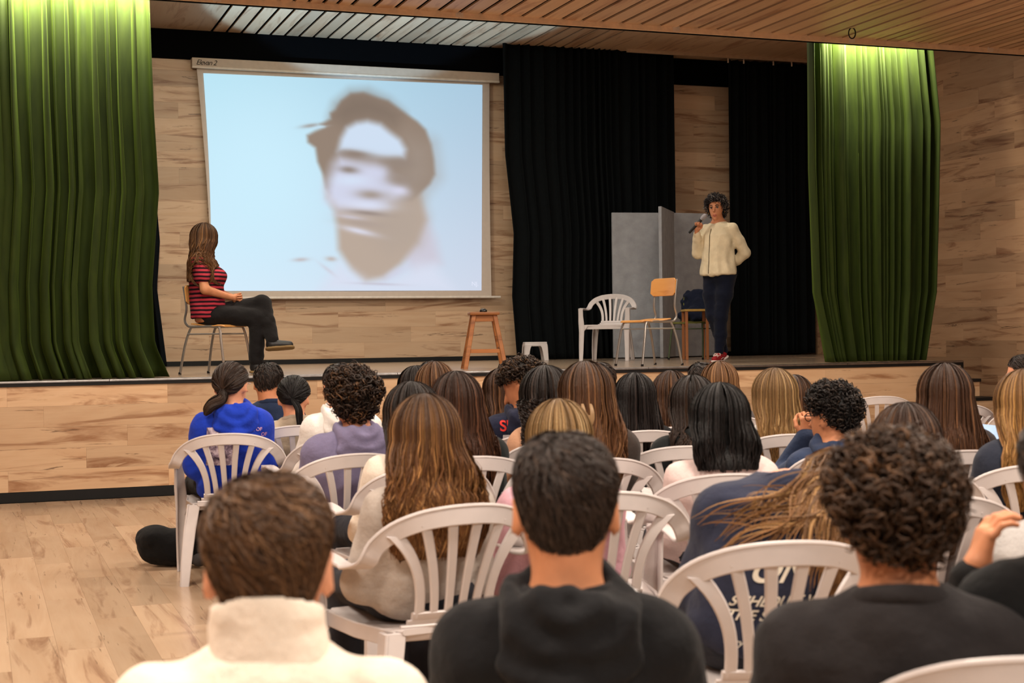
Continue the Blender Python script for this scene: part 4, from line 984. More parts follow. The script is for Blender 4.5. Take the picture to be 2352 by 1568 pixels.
    for body_t, size, cpos, colr, kw2 in prints:
        me = text_mesh(body_t, size, **kw2) if isinstance(body_t, str) else body_t()
        me.materials.clear()
        n = len(me.vertices); co = np.zeros(n*3, F32); me.vertices.foreach_get('co', co); q = co.reshape(-1, 3)
        zz_ = cpos[1]+q[:, 1]; P = np.stack([cpos[0]+q[:, 0]+lx*.85*(zz_-.5)/(nb[2]-.5), np.full(n, -.42), zz_], 1).astype(F32)
        me.vertices.foreach_set('co', P.ravel()); project_back(me, shirt, None, (0, 1, 0))
        obj('print', me, plain('print_%d_%d_%d' % colr, colr, .8, .2) if isinstance(colr, tuple) else colr, sh_o)
    if chair_label:
        ck = dict(chair_kw or {}); dr = ck.pop('turn', 0); off = ck.pop('off', (0, 0))
        cx, cy = off; chair((ox+c*cx-s*cy, oy+s*cx+c*cy, .001), rz+math.radians(dr), chair_label)
    return e, hc, M, nb, shirt_all

# ------------------------------------------------------------------ the two women on the stage
def face_bits(e, hc, M, s=1.0, brow=(48, 34, 28), lip=(176, 84, 78)):
    for sx in (-1, 1):
        V, Q = sdf_mesh(lambda P: ell(P.astype(F32), hc+M@np.array([sx*.031, .0780, .010])*s, (.0122*s,)*3), hc+M@np.array([sx*.031, .08, .01])*s-.02, hc+M@np.array([sx*.031, .08, .01])*s+.02, .003)
        ey = obj('eye', mesh_np('eye', V, Q), plain('eye_white', (186, 168, 156), .3, .5), e)
        c = hc+M@np.array([sx*.031-.002, .0880, .0092])*s
        V, Q = sdf_mesh(lambda P: ell(P.astype(F32), c, (.0074*s,)*3), c-.012, c+.012, .002); obj('iris', mesh_np('iris', V, Q), plain('iris_brown', (44, 28, 20), .2, .5), ey)
        obj('eyebrow', MB().tube([hc+M@np.array([sx*x, y, z])*s for x, y, z in ((.014, .091, .0275), (.026, .092, .034), (.040, .086, .034), (.052, .075, .027))], [.0034, .0042, .0036, .002], 6).mesh('eyebrow', True), plain('brow', brow, .8, .2), e)
        obj('eyelid', MB().tube([hc+M@np.array([sx*x, y, z])*s for x, y, z in ((.017, .0875, .0125), (.025, .0905, .0165), (.036, .0895, .0165), (.046, .082, .012))], .0036, 6).mesh('eyelid', True), 'brow', e)
    obj('lips', MB().tube([hc+M@np.array(p)*s for p in ((-.023, .083, -.0665), (-.01, .0915, -.0635), (0, .0915, -.0655), (.01, .0915, -.0635), (.023, .083, -.0665))], [.001, .0036, .0034, .0036, .001], 6).tube([hc+M@np.array(p)*s for p in ((-.02, .083, -.0745), (-.009, .0895, -.0775), (.009, .0895, -.0775), (.02, .083, -.0745))], [.001, .0045, .0045, .001], 6).mesh('lips', True), plain('lip', lip, .5, .35), e)

# speaker with the microphone
SPf = -FW2*math.cos(math.radians(42))-RT2*math.sin(math.radians(42)); SP = onz(1655, 831.5, HS)
e = empty('person', (SP[0], SP[1], HS+.001), face_dir(*SPf), label='woman with short dark curls in a cream blouse speaking into a microphone', category='person')
hs_ = 1.04; hc = np.array([.01, .03, 1.615]); M = rotm(20, 2, 3); nb = np.array([0, -.005, 1.475])
Sr, Sl = np.array([.158, 0, 1.40]), np.array([-.158, -.01, 1.40]); Er, El = np.array([.225, .07, 1.155]), np.array([-.225, -.14, 1.15])
Wr_, Wl = np.array([.150, .185, 1.375]), np.array([-.06, -.17, 1.02])
hipR, hipL = np.array([.085, .0, .92]), np.array([-.085, -.01, .92]); knR, knL = np.array([.075, .03, .50]), np.array([-.03, .03, .49]); anR, anL = np.array([.045, -.13, .115]), np.array([-.005, .03, .085])
def sp_body(P):
    P = P.astype(F32); d = head_sdf(P, hc, M, True, True, hs_)
    d = smin(d, cap(P, hc+M@np.array([0, -.02, -.06]), nb+np.array([0, 0, -.03]), .047, .056), .03)
    d = smin(d, cap(P, (0, 0, 1.40), (0, 0, 1.0), .11, .12), .05)
    for a, b in ((nb+np.array([0, 0, -.03]), Sr), (nb+np.array([0, 0, -.03]), Sl)): d = smin(d, cap(P, a, b, .045, .042), .04)
    d = smin(d, chain(P, [Sr, Er, Wr_], [.042, .036, .025]), .02); d = smin(d, chain(P, [Sl, El, Wl], [.042, .036, .025]), .02); d = smin(d, cap(P, Wl, Wl+np.array([.08, .0, -.02]), .026, .018), .01)
    d = smin(d, chain(P, [hipR, knR, anR], [.08, .055, .034], .03), .03); d = smin(d, chain(P, [hipL, knL, anL], [.08, .055, .034], .03), .03)
    return d
micd = np.array([-.55, -.25, .62]); micd /= np.linalg.norm(micd); hp = np.array([.135, .215, 1.445])       # microphone axis, grip centre
hm = hand_mesh(w=(.150, .190, 1.385), dirf=(-.25, .12, 1), palm=(-.55, .62, -.1), curl=(62, 78, 45), thumb=1, s=.92, h=.004)
solid('body', sp_body, (-.36, -.3, 0), (.36, .3, 1.78), .0105, 'skin_mid', e, [hm])
face_bits(e, hc, M, hs_)
fabric('cream_blouse', (222, 208, 176)); fabric('dark_denim', (17, 22, 38))
def blouse(P):
    P = P.astype(F32); z = P[:, 2]
    wx = np.interp(z, [.88, .93, 1.05, 1.2, 1.33, 1.42, 1.47], [.185, .20, .185, .175, .18, .165, .10]).astype(F32); wy = np.interp(z, [.88, .93, 1.05, 1.2, 1.33, 1.42, 1.47], [.15, .165, .15, .15, .145, .11, .075]).astype(F32)
    d = (np.sqrt((P[:, 0]/wx)**2+((P[:, 1]-.015)/wy)**2)-1)*.12; d = smax(d, z-1.475, .03); d = smax(d, .90+.05*np.abs(P[:, 0])*2-z, .015)
    for S_, E_, W_ in ((Sr, Er, Wr_), (Sl, El, Wl)):
        d = smin(d, cap(P, nb+np.array([0, 0, -.045]), S_, .05, .055), .04); d = smin(d, chain(P, [S_, S_*.5+E_*.5, E_, E_*.35+W_*.65, E_*.12+W_*.88], [.057, .064, .058, .050, .040], .02), .025)
    an = np.arctan2(P[:, 1]-.015, P[:, 0]); d = d+(.003*np.sin(an*11+3*vnoise(P, 5))*np.clip((1.32-z)*5, 0, 1)).astype(F32)+.018*vnoise(P*np.array([1, 1, .45], F32), 16)
    d = smax(d, -ell(P, nb+np.array([0, .035, .03]), (.062, .085, .055)), .01); return d
bl = solid('blouse', blouse, (-.4, -.32, .85), (.4, .32, 1.52), .0105, 'cream_blouse', e)
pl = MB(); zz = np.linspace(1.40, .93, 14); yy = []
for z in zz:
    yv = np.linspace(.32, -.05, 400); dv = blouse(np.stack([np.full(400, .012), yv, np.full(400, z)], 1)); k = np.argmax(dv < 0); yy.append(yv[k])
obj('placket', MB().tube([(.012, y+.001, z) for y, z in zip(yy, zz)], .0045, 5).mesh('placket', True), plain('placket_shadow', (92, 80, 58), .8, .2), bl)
obj('neckline', MB().tube([nb+np.array([.066*math.cos(a), .02+.072*math.sin(a), -.012-.045*max(0, math.sin(a))**2]) for a in np.linspace(0, 2*math.pi, 24)], .008, 6, False).mesh('neckline', True), 'cream_blouse', bl)
obj('cuff', MB().tube([Er*.13+Wr_*.87, Er*.04+Wr_*.96], [.038, .034], 14).mesh('cuff', True), 'cream_blouse', bl)
def jeans(P):
    P = P.astype(F32); d = ell(P, (0, -.012, .93), (.178, .142, .12)); d = smin(d, chain(P, [hipR, hipR*.5+knR*.5+np.array([.01, .01, 0]), knR, knR*.5+anR*.5+np.array([0, -.012, 0]), anR], [.098, .088, .067, .062, .045], .03), .04)
    d = smin(d, chain(P, [hipL, hipL*.5+knL*.5+np.array([-.01, .01, 0]), knL, knL*.5+anL*.5+np.array([0, -.012, 0]), anL+np.array([0, 0, .03])], [.098, .09, .069, .064, .047], .03), .04)
    return d+.008*vnoise(P*np.array([1, 1, 1.6], F32), 20)
solid('jeans', jeans, (-.28, -.28, .06), (.28, .24, 1.08), .0105, 'dark_denim', e)
plain('sneaker_red', (150, 30, 38), .7, .25); plain('sneaker_white', (226, 214, 204), .6, .3)
for an_, yaw_, tilt in ((anL, 12, 0), (anR, -30, -30)):
    R_ = np.array(Matrix.Rotation(math.radians(yaw_), 3, 'Z') @ Matrix.Rotation(math.radians(tilt), 3, 'X')); g0 = an_+np.array([0, 0, -.085]) if tilt == 0 else an_+np.array([.0, .02, -.10])
    def up_(P): q = ((P.astype(F32)-g0.astype(F32))@R_.astype(F32)); d = smin(cap(q, (0, -.035, .055), (0, .02, .06), .042, .038), cap(q, (0, .05, .042), (0, .135, .034), .036, .030), .04); return smax(d, .016-q[:, 2], .006)
    def sole(P): q = ((P.astype(F32)-g0.astype(F32))@R_.astype(F32)); d = smin(cap(q, (0, -.038, .012), (0, .02, .012), .042, .040), cap(q, (0, .05, .012), (0, .142, .012), .042, .034), .03); return smax(smax(d, q[:, 2]-.022, .004), .001-q[:, 2], .004)
    bb = (g0-np.array([.17, .17, .06]), g0+np.array([.17, .2, .16])); sk = solid('sneaker', up_, *bb, .007, 'sneaker_red', e); solid('sole', sole, *bb, .007, 'sneaker_white', sk)
    mb = MB()
    for i_ in range(5):
        y_ = .035+.02*i_; z_ = .092-.007*i_; mb.tube([g0+R_@np.array(p) for p in ((-.026, y_, z_-.012), (0, y_+.006, z_+.002), (.026, y_, z_-.012))], .0045, 5)
    for s_ in (-1, 1): mb.tube([g0+R_@np.array(p) for p in ((0, .03, .096), (s_*.03, .045, .09), (s_*.038, .075, .07))], .004, 5); mb.tube([g0+R_@np.array(p) for p in ((s_*.034, -.04, .05), (s_*.041, .0, .045), (s_*.037, .05, .035))], .005, 5)
    obj('lace', mb.mesh('lace', True), 'sneaker_white', sk)
H = Hair(); curly_hair(H, hc, M*hs_, 5, N=560, tk=.036, rc=.020, rt=.0042, root=(30, 26, 26), tip=(58, 52, 52), hi=(168, 160, 154), hif=.16, turns=1.0, ln=.05, back=152, side=122, front=46); H.build('hair', e)
for sx in (-1, 1): obj('earring', MB().tube([hc+M@np.array([sx*.082, -.004, -.04+.006*math.cos(a)])*hs_+np.array([0, .004*math.sin(a), 0]) for a in np.linspace(0, 6.28, 9)], .003, 5, False).mesh('earring', True), plain('gold', (200, 150, 70), .3, .5, metal=.9), e)
# the microphone is held, a thing of its own
mic = empty('microphone', (0, 0, 0), 0, label='black handheld microphone with a grey mesh head in the speaker\'s hand', category='microphone'); mic.location = e.location; mic.rotation_euler = e.rotation_euler
m0, m1, m2 = hp-micd*.115, hp+micd*.085, hp+micd*.125
obj('handle', MB().tube([m0, m0+micd*.01, m0+micd*.12, m1], [.012, .0145, .016, .0195], 12).mesh('handle', True), plain('mic_black', (16, 16, 17), .35, .4), mic)
obj('ring', MB().tube([m1, m1+micd*.008], [.024, .024], 14).mesh('ring', True), plain('mic_grey', (120, 118, 120), .4, .5, metal=.6), mic)
V, Q = sdf_mesh(lambda P: smin(cap(P.astype(F32), m1+micd*.018, m2, .0245, .0235), cap(P.astype(F32), m1, m2, .022), .01), np.minimum(m1, m2)-.04, np.maximum(m1, m2)+.04, .004)
obj('mesh_head', mesh_np('mesh_head', V, Q), plain('mic_mesh', (168, 164, 168), .55, .4, metal=.3, bump=.8, bscale=900), mic)

# seated woman in the striped top
e = empty('person', (WS[0]-WPf[0]*.045, WS[1]-WPf[1]*.045, HS+.001), face_dir(*WPf), label='woman with long wavy brown hair in a red and black striped top sitting cross-legged', category='person')
t = NT('striped_knit'); t.setp(.9, .15); co = t.n('ShaderNodeTexCoord').outputs['Object']; sx_ = t.n('ShaderNodeSeparateXYZ'); t.l(co, sx_.inputs[0])
st_ = t.math('FRACT', t.math('ADD', t.math('MULTIPLY', sx_.outputs[2], 27.0), t.math('MULTIPLY', t.noise(co, 5), .5)))
t.l(t.ramp(st_, [(.0, lin((168, 50, 64))), (.46, lin((178, 56, 70))), (.52, lin((38, 16, 24))), (.94, lin((38, 16, 24))), (1.0, lin((168, 50, 64)))]), t.b.inputs['Base Color']); MATS['striped_knit'] = t.m
hc = np.array([.0, -.045, 1.215]); M = rotm(24, 2, 0); nb = np.array([0, -.085, 1.075]); Sr, Sl = np.array([.165, -.09, 1.01]), np.array([-.165, -.075, 1.01])
Er, El = np.array([.215, -.03, .755]), np.array([-.215, .0, .76]); Wr_, Wl = np.array([.05, .185, .685]), np.array([-.04, .19, .69])
hR, hL = np.array([.085, .0, .53]), np.array([-.085, .0, .53]); kR, aR = np.array([.10, .42, .505]), np.array([.10, .40, .10]); kL, aL = np.array([.03, .46, .625]), np.array([.17, .55, .30])
def sw_t(P, o):
    z = P[:, 2]; wx = np.interp(z, [.42, .52, .65, .85, 1.0, 1.07], [.17, .175, .155, .165, .155, .09]).astype(F32)+o; wy = np.interp(z, [.42, .52, .65, .85, 1.0, 1.07], [.13, .135, .13, .13, .10, .06]).astype(F32)+o
    yc = np.interp(z, [.45, .7, .9, 1.07], [-.02, -.035, -.055, -.085]).astype(F32); d = (np.sqrt((P[:, 0]/wx)**2+((P[:, 1]-yc)/wy)**2)-1)*.12
    d = smin(d, ell(P, (0, .055, .875), (.135+o, .07+o, .075)), .05); d = smax(d, z-1.085, .03); return smax(d, .46-z, .03)
def sw_body(P):
    P = P.astype(F32); d = head_sdf(P, hc, M, True, True, 1.02); d = smin(d, cap(P, hc+M@np.array([0, -.02, -.06]), nb+np.array([0, 0, -.03]), .047, .055), .03); d = smin(d, sw_t(P, -.008), .03)
    d = smin(d, chain(P, [Sr, Er, Wr_], [.046, .042, .027]), .03); d = smin(d, chain(P, [Sl, El, Wl], [.046, .042, .027]), .03)
    d = smin(d, chain(P, [hR, kR, aR], [.08, .055, .035], .03), .03); return smin(d, chain(P, [hL, kL, aL], [.08, .055, .035], .03), .03)
h1 = hand_mesh(w=(.045, .19, .685), dirf=(-.55, .8, -.02), palm=(-.8, -.45, .1), curl=(50, 60, 35), thumb=-1, s=.95, h=.004); h2 = hand_mesh(w=(-.035, .195, .692), dirf=(.45, .85, .05), palm=(.8, -.5, -.1), curl=(50, 60, 35), thumb=1, s=.95, h=.004)
solid('body', sw_body, (-.34, -.27, .03), (.34, .66, 1.40), .0115, 'skin_mid', e, [h1, h2])
face_bits(e, hc, M, 1.02)
def top_(P):
    P = P.astype(F32); d = sw_t(P, .022)
    for S_, E_ in ((Sr, Er), (Sl, El)): d = smin(d, cap(P, nb+np.array([0, 0, -.04]), S_, .055, .062), .04); d = smin(d, cap(P, S_, S_*.42+E_*.58, .066, .066), .03)
    d = smax(d, .50-P[:, 2], .01); d = d+.018*vnoise(P, 12); return smax(d, -ell(P, nb+np.array([0, .03, .04]), (.07, .09, .055)), .01)
solid('striped_top', top_, (-.34, -.27, .44), (.34, .3, 1.14), .0105, 'striped_knit', e)
fabric('black_trousers', (24, 22, 23))
def trs(P):
    P = P.astype(F32); d = ell(P, (0, -.005, .515), (.160, .135, .090)); d = smin(d, chain(P, [hR, kR, aR+np.array([0, 0, .02])], [.098, .075, .066], .03), .04)
    d = smin(d, chain(P, [hL, kL, kL*.5+aL*.5, aL], [.098, .076, .068, .062], .03), .03); return d+.016*vnoise(P*np.array([1, 1, 1.4], F32), 14)
solid('trousers', trs, (-.28, -.26, .05), (.3, .7, .75), .011, 'black_trousers', e)
plain('boot_black', (24, 24, 26), .45, .4); plain('boot_sole', (128, 104, 70), .8, .2)
for a_, fw_, up_v in ((aL, np.array([.12, .93, .06]), np.array([-.35, -.02, 1.0])), (aR, np.array([.0, 1.0, 0]), np.array([0, 0, 1.0]))):
    fw_ = fw_/np.linalg.norm(fw_); up_v = up_v-fw_*(up_v@fw_); up_v /= np.linalg.norm(up_v); rt_ = np.cross(fw_, up_v); R_ = np.stack([rt_, fw_, up_v], 1); g0 = a_-up_v*.095
    if g0[2] < .01: g0 = g0+np.array([0, 0, .004-g0[2]])
    def bt(P): q = ((P.astype(F32)-g0.astype(F32))@R_.astype(F32)); d = smin(cap(q, (0, -.015, .05), (0, -.005, .13), .042, .046), cap(q, (0, .02, .05), (0, .155, .036), .042, .034), .04); return smax(d, .018-q[:, 2], .006)
    def sl(P): q = ((P.astype(F32)-g0.astype(F32))@R_.astype(F32)); d = smin(cap(q, (0, -.02, .01), (0, .03, .01), .042, .040), cap(q, (0, .05, .01), (0, .16, .01), .040, .042), .03); return smax(smax(d, q[:, 2]-.022, .003), .0-q[:, 2], .003)
    bb = (g0-.2, g0+.24); bo = solid('boot', bt, *bb, .0075, 'boot_black', e); solid('sole', sl, *bb, .0075, 'boot_sole', bo)
H = Hair(); long_hair(H, hc, M*1.04, top_, 9, L=.40, N=1900, root=(62, 40, 24), tip=(110, 70, 38), hi=(150, 102, 58), hif=.25, wave=.022, freq=2.6, flare=.5, pad=.028, gather=.2, tips=.35, thm=140, width=.006); H.build('hair', e)
# small black mouse on the stool
V, Q = sdf_mesh(lambda P: smax(ell(P.astype(F32), (0, 0, .008), (.036, .024, .026)), .0-P[:, 2], .004), (-.06, -.05, -.02), (.06, .05, .06), .004)
o = obj('computer_mouse', mesh_np('computer_mouse', V, Q), plain('mouse_black', (14, 14, 15), .3, .5)); o.location = (S0[0], S0[1], HS+sh_+.0025); o.rotation_euler = (0, 0, -YAW); o['label'] = 'small black computer mouse lying on the wooden stool'; o['category'] = 'computer mouse'
# dark jacket over the green chair
GJ = face_dir(-.75, -.66); cj, sj = math.cos(GJ), math.sin(GJ)
fabric('jacket_navy', (24, 30, 48))
def jk(P):
    P = P.astype(F32); d = ell(P, (0, -.235, .64), (.23, .075, .20)); d = smin(d, ell(P, (.02, -.16, .52), (.22, .13, .085)), .05); d = smin(d, cap(P, (.16, -.26, .74), (.21, -.25, .42), .06, .05), .03); return d+.05*vnoise(P, 13)+.03*vnoise(P, 26)
je = solid('draped_jacket', jk, (-.36, -.45, .3), (.36, .12, .95), .014, 'jacket_navy', None); je.location = (GC[0], GC[1], HS); je.rotation_euler = (0, 0, GJ); je['label'] = 'dark navy jacket draped over the green school chair'; je['category'] = 'jacket'

# ------------------------------------------------------------------ the audience, nearest first
def glasses(e, hc, M, s=1.0, mat='ink'):
    mb = MB()
    for sx in (-1, 1):
        mb.tube([hc+M@np.array([sx*.033+.022*math.cos(a), .1, .008+.017*math.sin(a)]) for a in np.linspace(0, 2*math.pi, 15)], .0022, 5, False)
        mb.tube([hc+M@np.array(p) for p in ((sx*.055, .1, .014), (sx*.078, .085, .014), (sx*.082, .0, .012), (sx*.082, -.015, .0))], .0024, 5)
    mb.tube([hc+M@np.array(p) for p in ((-.012, .1, .01), (0, .104, .014), (.012, .1, .01))], .002, 5)
    obj('glasses', mb.mesh('glasses', True), mat, e)
def rect_mesh(wd, ht, nx=10, ny=10):
    def f():
        V = [(wd*i/nx, ht*j/ny, 0) for j in range(ny+1) for i in range(nx+1)]
        return mesh_np('print', V, [(j*(nx+1)+i, j*(nx+1)+i+1, (j+1)*(nx+1)+i+1, (j+1)*(nx+1)+i) for j in range(ny) for i in range(nx)])
    return f
t = NT('photo_print'); t.setp(.8, .2); co = t.n('ShaderNodeTexCoord').outputs['Object']
t.l(t.ramp(t.noise(co, 26, 5, .65, .8), [(.36, lin((50, 38, 52))), (.5, lin((150, 132, 150))), (.62, lin((214, 200, 212)))]), t.b.inputs['Base Color']); MATS['photo_print'] = t.m

BR = dict(root=(44, 29, 21), tip=(96, 62, 40), hi=(142, 98, 62), hif=.18)
DK = dict(root=(26, 19, 16), tip=(52, 36, 27), hi=(82, 58, 42), hif=.12)
BK = dict(root=(14, 12, 12), tip=(24, 19, 18), hi=(44, 36, 34), hif=.08)
LB = dict(root=(74, 50, 32), tip=(140, 98, 58), hi=(186, 142, 90), hif=.3)
BL = dict(root=(112, 84, 52), tip=(190, 150, 96), hi=(216, 182, 130), hif=.4)

seated('boy with short brown hair in a thick cream turtleneck sweater', 616, 1080, 2.10, face=-14, fem=False, res=.0085, sw=.150, legs=False, head=(-2, 14, 0),
       hair=('short', dict(root=(54, 36, 25), tip=(100, 70, 46), hi=(140, 102, 68), hif=.25, N=5200, tk=.019, ln=.05, width=.0034, swirl=.7, messy=.35, back=134, side=86)), top=('turtleneck', (236, 222, 206)), skin='skin_light')
seated('boy with cropped dark hair in a black hooded sweatshirt', 1296, 984, 2.50, face=-20, fem=False, neck=.148, res=.0085, sw=.150, legs=False, head=(0, 10, 0),
       hair=('short', dict(root=(32, 24, 20), tip=(60, 46, 38), hi=(86, 68, 56), hif=.12, N=5200, tk=.017, ln=.035, width=.0032, back=130, side=84)), top=('hoodie', (24, 24, 26)), skin='skin_mid',
       prints=(('A', .05, (.11, .63), (206, 196, 170), dict(bold=True)), ('-', .05, (-.055, .62), (206, 196, 170), dict(bold=True))))
seated('boy with a thick mop of brown curls in a dark grey T-shirt', 2052, 998, 2.42, face=-26, fem=False, res=.0085, sw=.158, legs=False, head=(4, 8, 0), ztop=.034, hs=1.0, neck=.14,
       hair=('curly', dict(N=1500, tk=.036, rc=.012, rt=.0036, root=(36, 25, 18), tip=(74, 52, 36), hi=(112, 80, 54), hif=.2, K=17, ln=.036, back=130)), top=('tee', (40, 37, 38)), skin='skin_tan')
seated('person in a black sweatshirt at the frame edge with a hand raised to the face', 2475, 935, 2.45, face=-24, res=.011, sw=.145, legs=False, head=(20, 10, -10),
       hair=('short', dict(N=900)), top=('sweater', (20, 20, 21)), skin='skin_mid', arms={-1: ((-.07, .16, .70), (-.12, .12, .82))},
       hand_at=[dict(w=(-.12, .12, .83), dirf=(.3, .1, 1), palm=(1, .2, -.3), curl=(25, 35, 25), thumb=1, s=.95)],
       chair_label='white plastic armchair cut off by the bottom corner of the picture', chair_kw=dict(off=(-.13, -.05)))
# second row
_, hc, M, nb, sh = seated('girl with long highlighted brown hair in a grey hooded sweatshirt', 975, 910, 4.45, face=2, res=.011, sw=.135, head=(-4, 4, 0),
       hair=('long', dict(L=.36, N=2600, root=(52, 34, 22), tip=(128, 84, 48), hi=(182, 132, 80), hif=.3, wave=.012, freq=2.2, flare=.30, width=.0045, pad=.019, tips=.3, gather=.7)),
       top=('sweater', (176, 166, 158)), chair_label='white plastic armchair of the girl in the grey hooded sweatshirt', chair_kw=dict(turn=6, off=(.02, 0)),
       prints=((rect_mesh(.05, .09, 4, 6), 0, (-.07, .62), (44, 40, 44), {}), (rect_mesh(.04, .08, 4, 6), 0, (.03, .63), (40, 38, 46), {})))
seated('blonde girl in a pink hooded sweatshirt behind the boy in black', 1282, 920, 4.75, face=-8, res=.012, sw=.135, head=(0, 4, 0),
       hair=('long', dict(L=.30, N=2000, wave=.005, width=.0045, **BL)), top=('hoodie', (206, 160, 172)), chair_label='white plastic armchair of the blonde girl in pink', chair_kw=dict(turn=-4, off=(.12, 0)))
seated('girl bending over sideways in a navy jacket with her brown hair thrown across it', 1900, 1022, 3.95, face=-12, res=.011, sw=.165, lx=.24, lean=.03, hf=.08, nb_at=(.085, -.01, .875), head=(-35, 45, 30), bulk=1.1,
       hair=('swept', dict(N=430, **LB)), top=('jacket', (42, 46, 64)),
       chair_label='white plastic armchair of the girl bending over in the navy jacket', chair_kw=dict(turn=2, off=(-.045, -.06)),
       prints=(('SCHEDULE WE', .036, (-.17, .60), (214, 206, 190), dict(bold=True)), ('THE STUDIO', .036, (-.16, .565), (214, 206, 190), dict(bold=True)), ('ON', .085, (-.16, .66), (214, 206, 190), dict(bold=True)),
               ('Try to', .03, (-.13, .50), (206, 200, 186), {})))
seated('girl with straight black shoulder-length hair in a pale pink cardigan', 1652, 882, 5.30, face=-14, res=.012, sw=.135, head=(-6, 4, 0),
       hair=('long', dict(L=.185, N=1900, wave=.003, width=.005, flare=.1, **BK)), top=('sweater', (222, 200, 196)), chair_label='white plastic armchair of the girl in the pale pink cardigan', chair_kw=dict(turn=2, off=(-.03, 0)))
seated('brown-haired girl just behind the curly boy in the dark T-shirt', 2080, 928, 4.55, face=-18, res=.014, head=(0, 2, 0), hair=('long', dict(L=.34, N=1500, **BR)), top=('sweater', (120, 112, 110)),
       chair_label='white plastic armchair beside the curly-haired boy in the dark T-shirt', chair_kw=dict(off=(.03, 0)))
seated('person in a light grey sweatshirt next to the hand at the picture edge', 2448, 975, 3.9, face=-20, res=.016, sw=.145, hair=('short', dict(N=700)), top=('sweater', (172, 168, 166)))
# middle rows
_, hc, M, nb, sh = seated('boy with bushy dark curls in a lavender hooded sweatshirt', 812, 846, 6.45, face=6, fem=False, res=.012, sw=.165, bulk=1.05, head=(-10, 6, 0), ztop=.038,
       hair=('curly', dict(N=900, tk=.040, rc=.013, rt=.0042, root=(24, 17, 13), tip=(58, 40, 28), hi=(112, 78, 48), hif=.2)), top=('hoodie', (118, 112, 142)),
       chair_label='white plastic armchair of the curly boy in lavender', chair_kw=dict(turn=2, off=(-.1, -.06)))
seated('girl with very long dark brown hair in a black jacket', 1045, 858, 6.15, face=0, res=.014, head=(6, 2, 0), hair=('long', dict(L=.50, N=1900, wave=.008, flare=.28, pad=.02, root=(40, 27, 20), tip=(88, 54, 36), hi=(128, 82, 54), hif=.15)), top=('jacket', (26, 30, 30)),
       chair_label='white plastic armchair of the girl with very long dark brown hair', chair_kw=dict(turn=-8, off=(.05, 0)))
seated('dark-haired girl in a cream knit behind the highlighted brown hair', 945, 882, 5.75, face=4, res=.015, head=(-4, 4, 0), hair=('long', dict(L=.34, N=1200, wave=.008, flare=.2, pad=.02, **DK)), top=('sweater', (226, 214, 200)), chair_label='white plastic armchair of the dark-haired girl in the cream knit')
_, hc, M, nb, sh = seated('girl with half-up brown hair held by a beige claw clip', 1345, 835, 6.0, face=-8, res=.014, head=(4, 6, 0),
       hair=('long', dict(L=.40, N=1700, wave=.012, freq=2, flare=.12, pad=.02, root=(54, 38, 28), tip=(116, 76, 46), hi=(150, 106, 68), hif=.22)), top=('sweater', (58, 50, 46)), chair_label='white plastic armchair of the girl with the claw clip')
plain('clip_beige', (150, 120, 84), .4, .4)
ch_ = _; cp = hc+M@np.array([-.045, -.128, -.085]); mb = MB()
for dx in (-.016, .018): mb.sweep(spline([cp+np.array([dx, .004, .052]), cp+np.array([dx+.002, -.012, .02]), cp+np.array([dx, -.012, -.02]), cp+np.array([dx*.6, .002, -.05])], 9), (1, 0, 0), (0, 1, 0), [.005, .007, .008, .009, .010, .009, .008, .007, .005], .004)
mb.sweep([cp+np.array([-.026, -.008, -.006]), cp+np.array([.0, -.016, -.004]), cp+np.array([.028, -.008, -.006])], (0, 0, 1), (0, 1, 0), .011, .004)
obj('hair_clip', mb.mesh('hair_clip', True), 'clip_beige', ch_)
seated('girl with straight black hair in a black hooded sweatshirt between brown heads', 1590, 864, 6.6, face=-12, res=.015, head=(4, 4, 0), hair=('long', dict(L=.30, N=1400, wave=.004, **DK)), top=('hoodie', (28, 31, 32)), chair_label='white plastic armchair of the girl in the black hooded sweatshirt', chair_kw=dict(off=(-.1, -.03)))
_, hc, M, nb, sh = seated('boy with thick black curls and glasses in a navy hooded sweatshirt', 1909, 878, 6.3, face=-10, fem=False, res=.013, head=(28, 6, 0), ztop=.034, lean=-.10,
       hair=('curly', dict(N=800, tk=.034, rc=.010, rt=.004, root=(16, 13, 12), tip=(38, 30, 26), hi=(74, 58, 46), hif=.12, back=126, side=90)), top=('hoodie', (46, 58, 84)), skin='skin_mid',
       arms={-1: ((-.13, .22, .60), (-.03, .16, .80))}, hand_at=[dict(w=(-.03, .16, .81), dirf=(.1, .0, 1), palm=(0, 1, 0), curl=(40, 60, 40), s=.9)], chair_label='white plastic armchair of the curly boy with glasses')
glasses(_, hc, M)
seated('girl with very long smooth brown hair beside the empty chairs', 2168, 838, 6.15, face=-14, res=.014, head=(6, 0, 0), hair=('long', dict(L=.52, N=1800, wave=.006, flare=.2, pad=.019, root=(50, 34, 25), tip=(98, 64, 42), hi=(134, 92, 60), hif=.15)), top=('sweater', (44, 38, 40)), chair_label='white plastic armchair of the girl with very long smooth brown hair')
seated('girl with loose dark blond hair in a navy top at the picture edge', 2352, 853, 5.5, face=-16, res=.014, head=(10, 4, 0), hair=('long', dict(L=.40, N=1700, wave=.010, freq=2, flare=.1, pad=.02, root=(86, 60, 38), tip=(166, 118, 64), hi=(200, 152, 88), hif=.35)), top=('sweater', (40, 44, 56)), chair_label='white plastic armchair under the dark blond hair at the edge', chair_kw=dict(turn=-4))
seated('girl with long streaky blond hair in a white top', 1778, 848, 7.2, face=-10, res=.016, head=(0, 0, 0), hair=('long', dict(L=.46, N=1600, wave=.008, freq=3, flare=.06, pad=.018, root=(96, 72, 46), tip=(176, 132, 80), hi=(212, 174, 118), hif=.4)), top=('tee', (232, 224, 218)), chair_label='white plastic armchair of the girl with streaky blond hair')
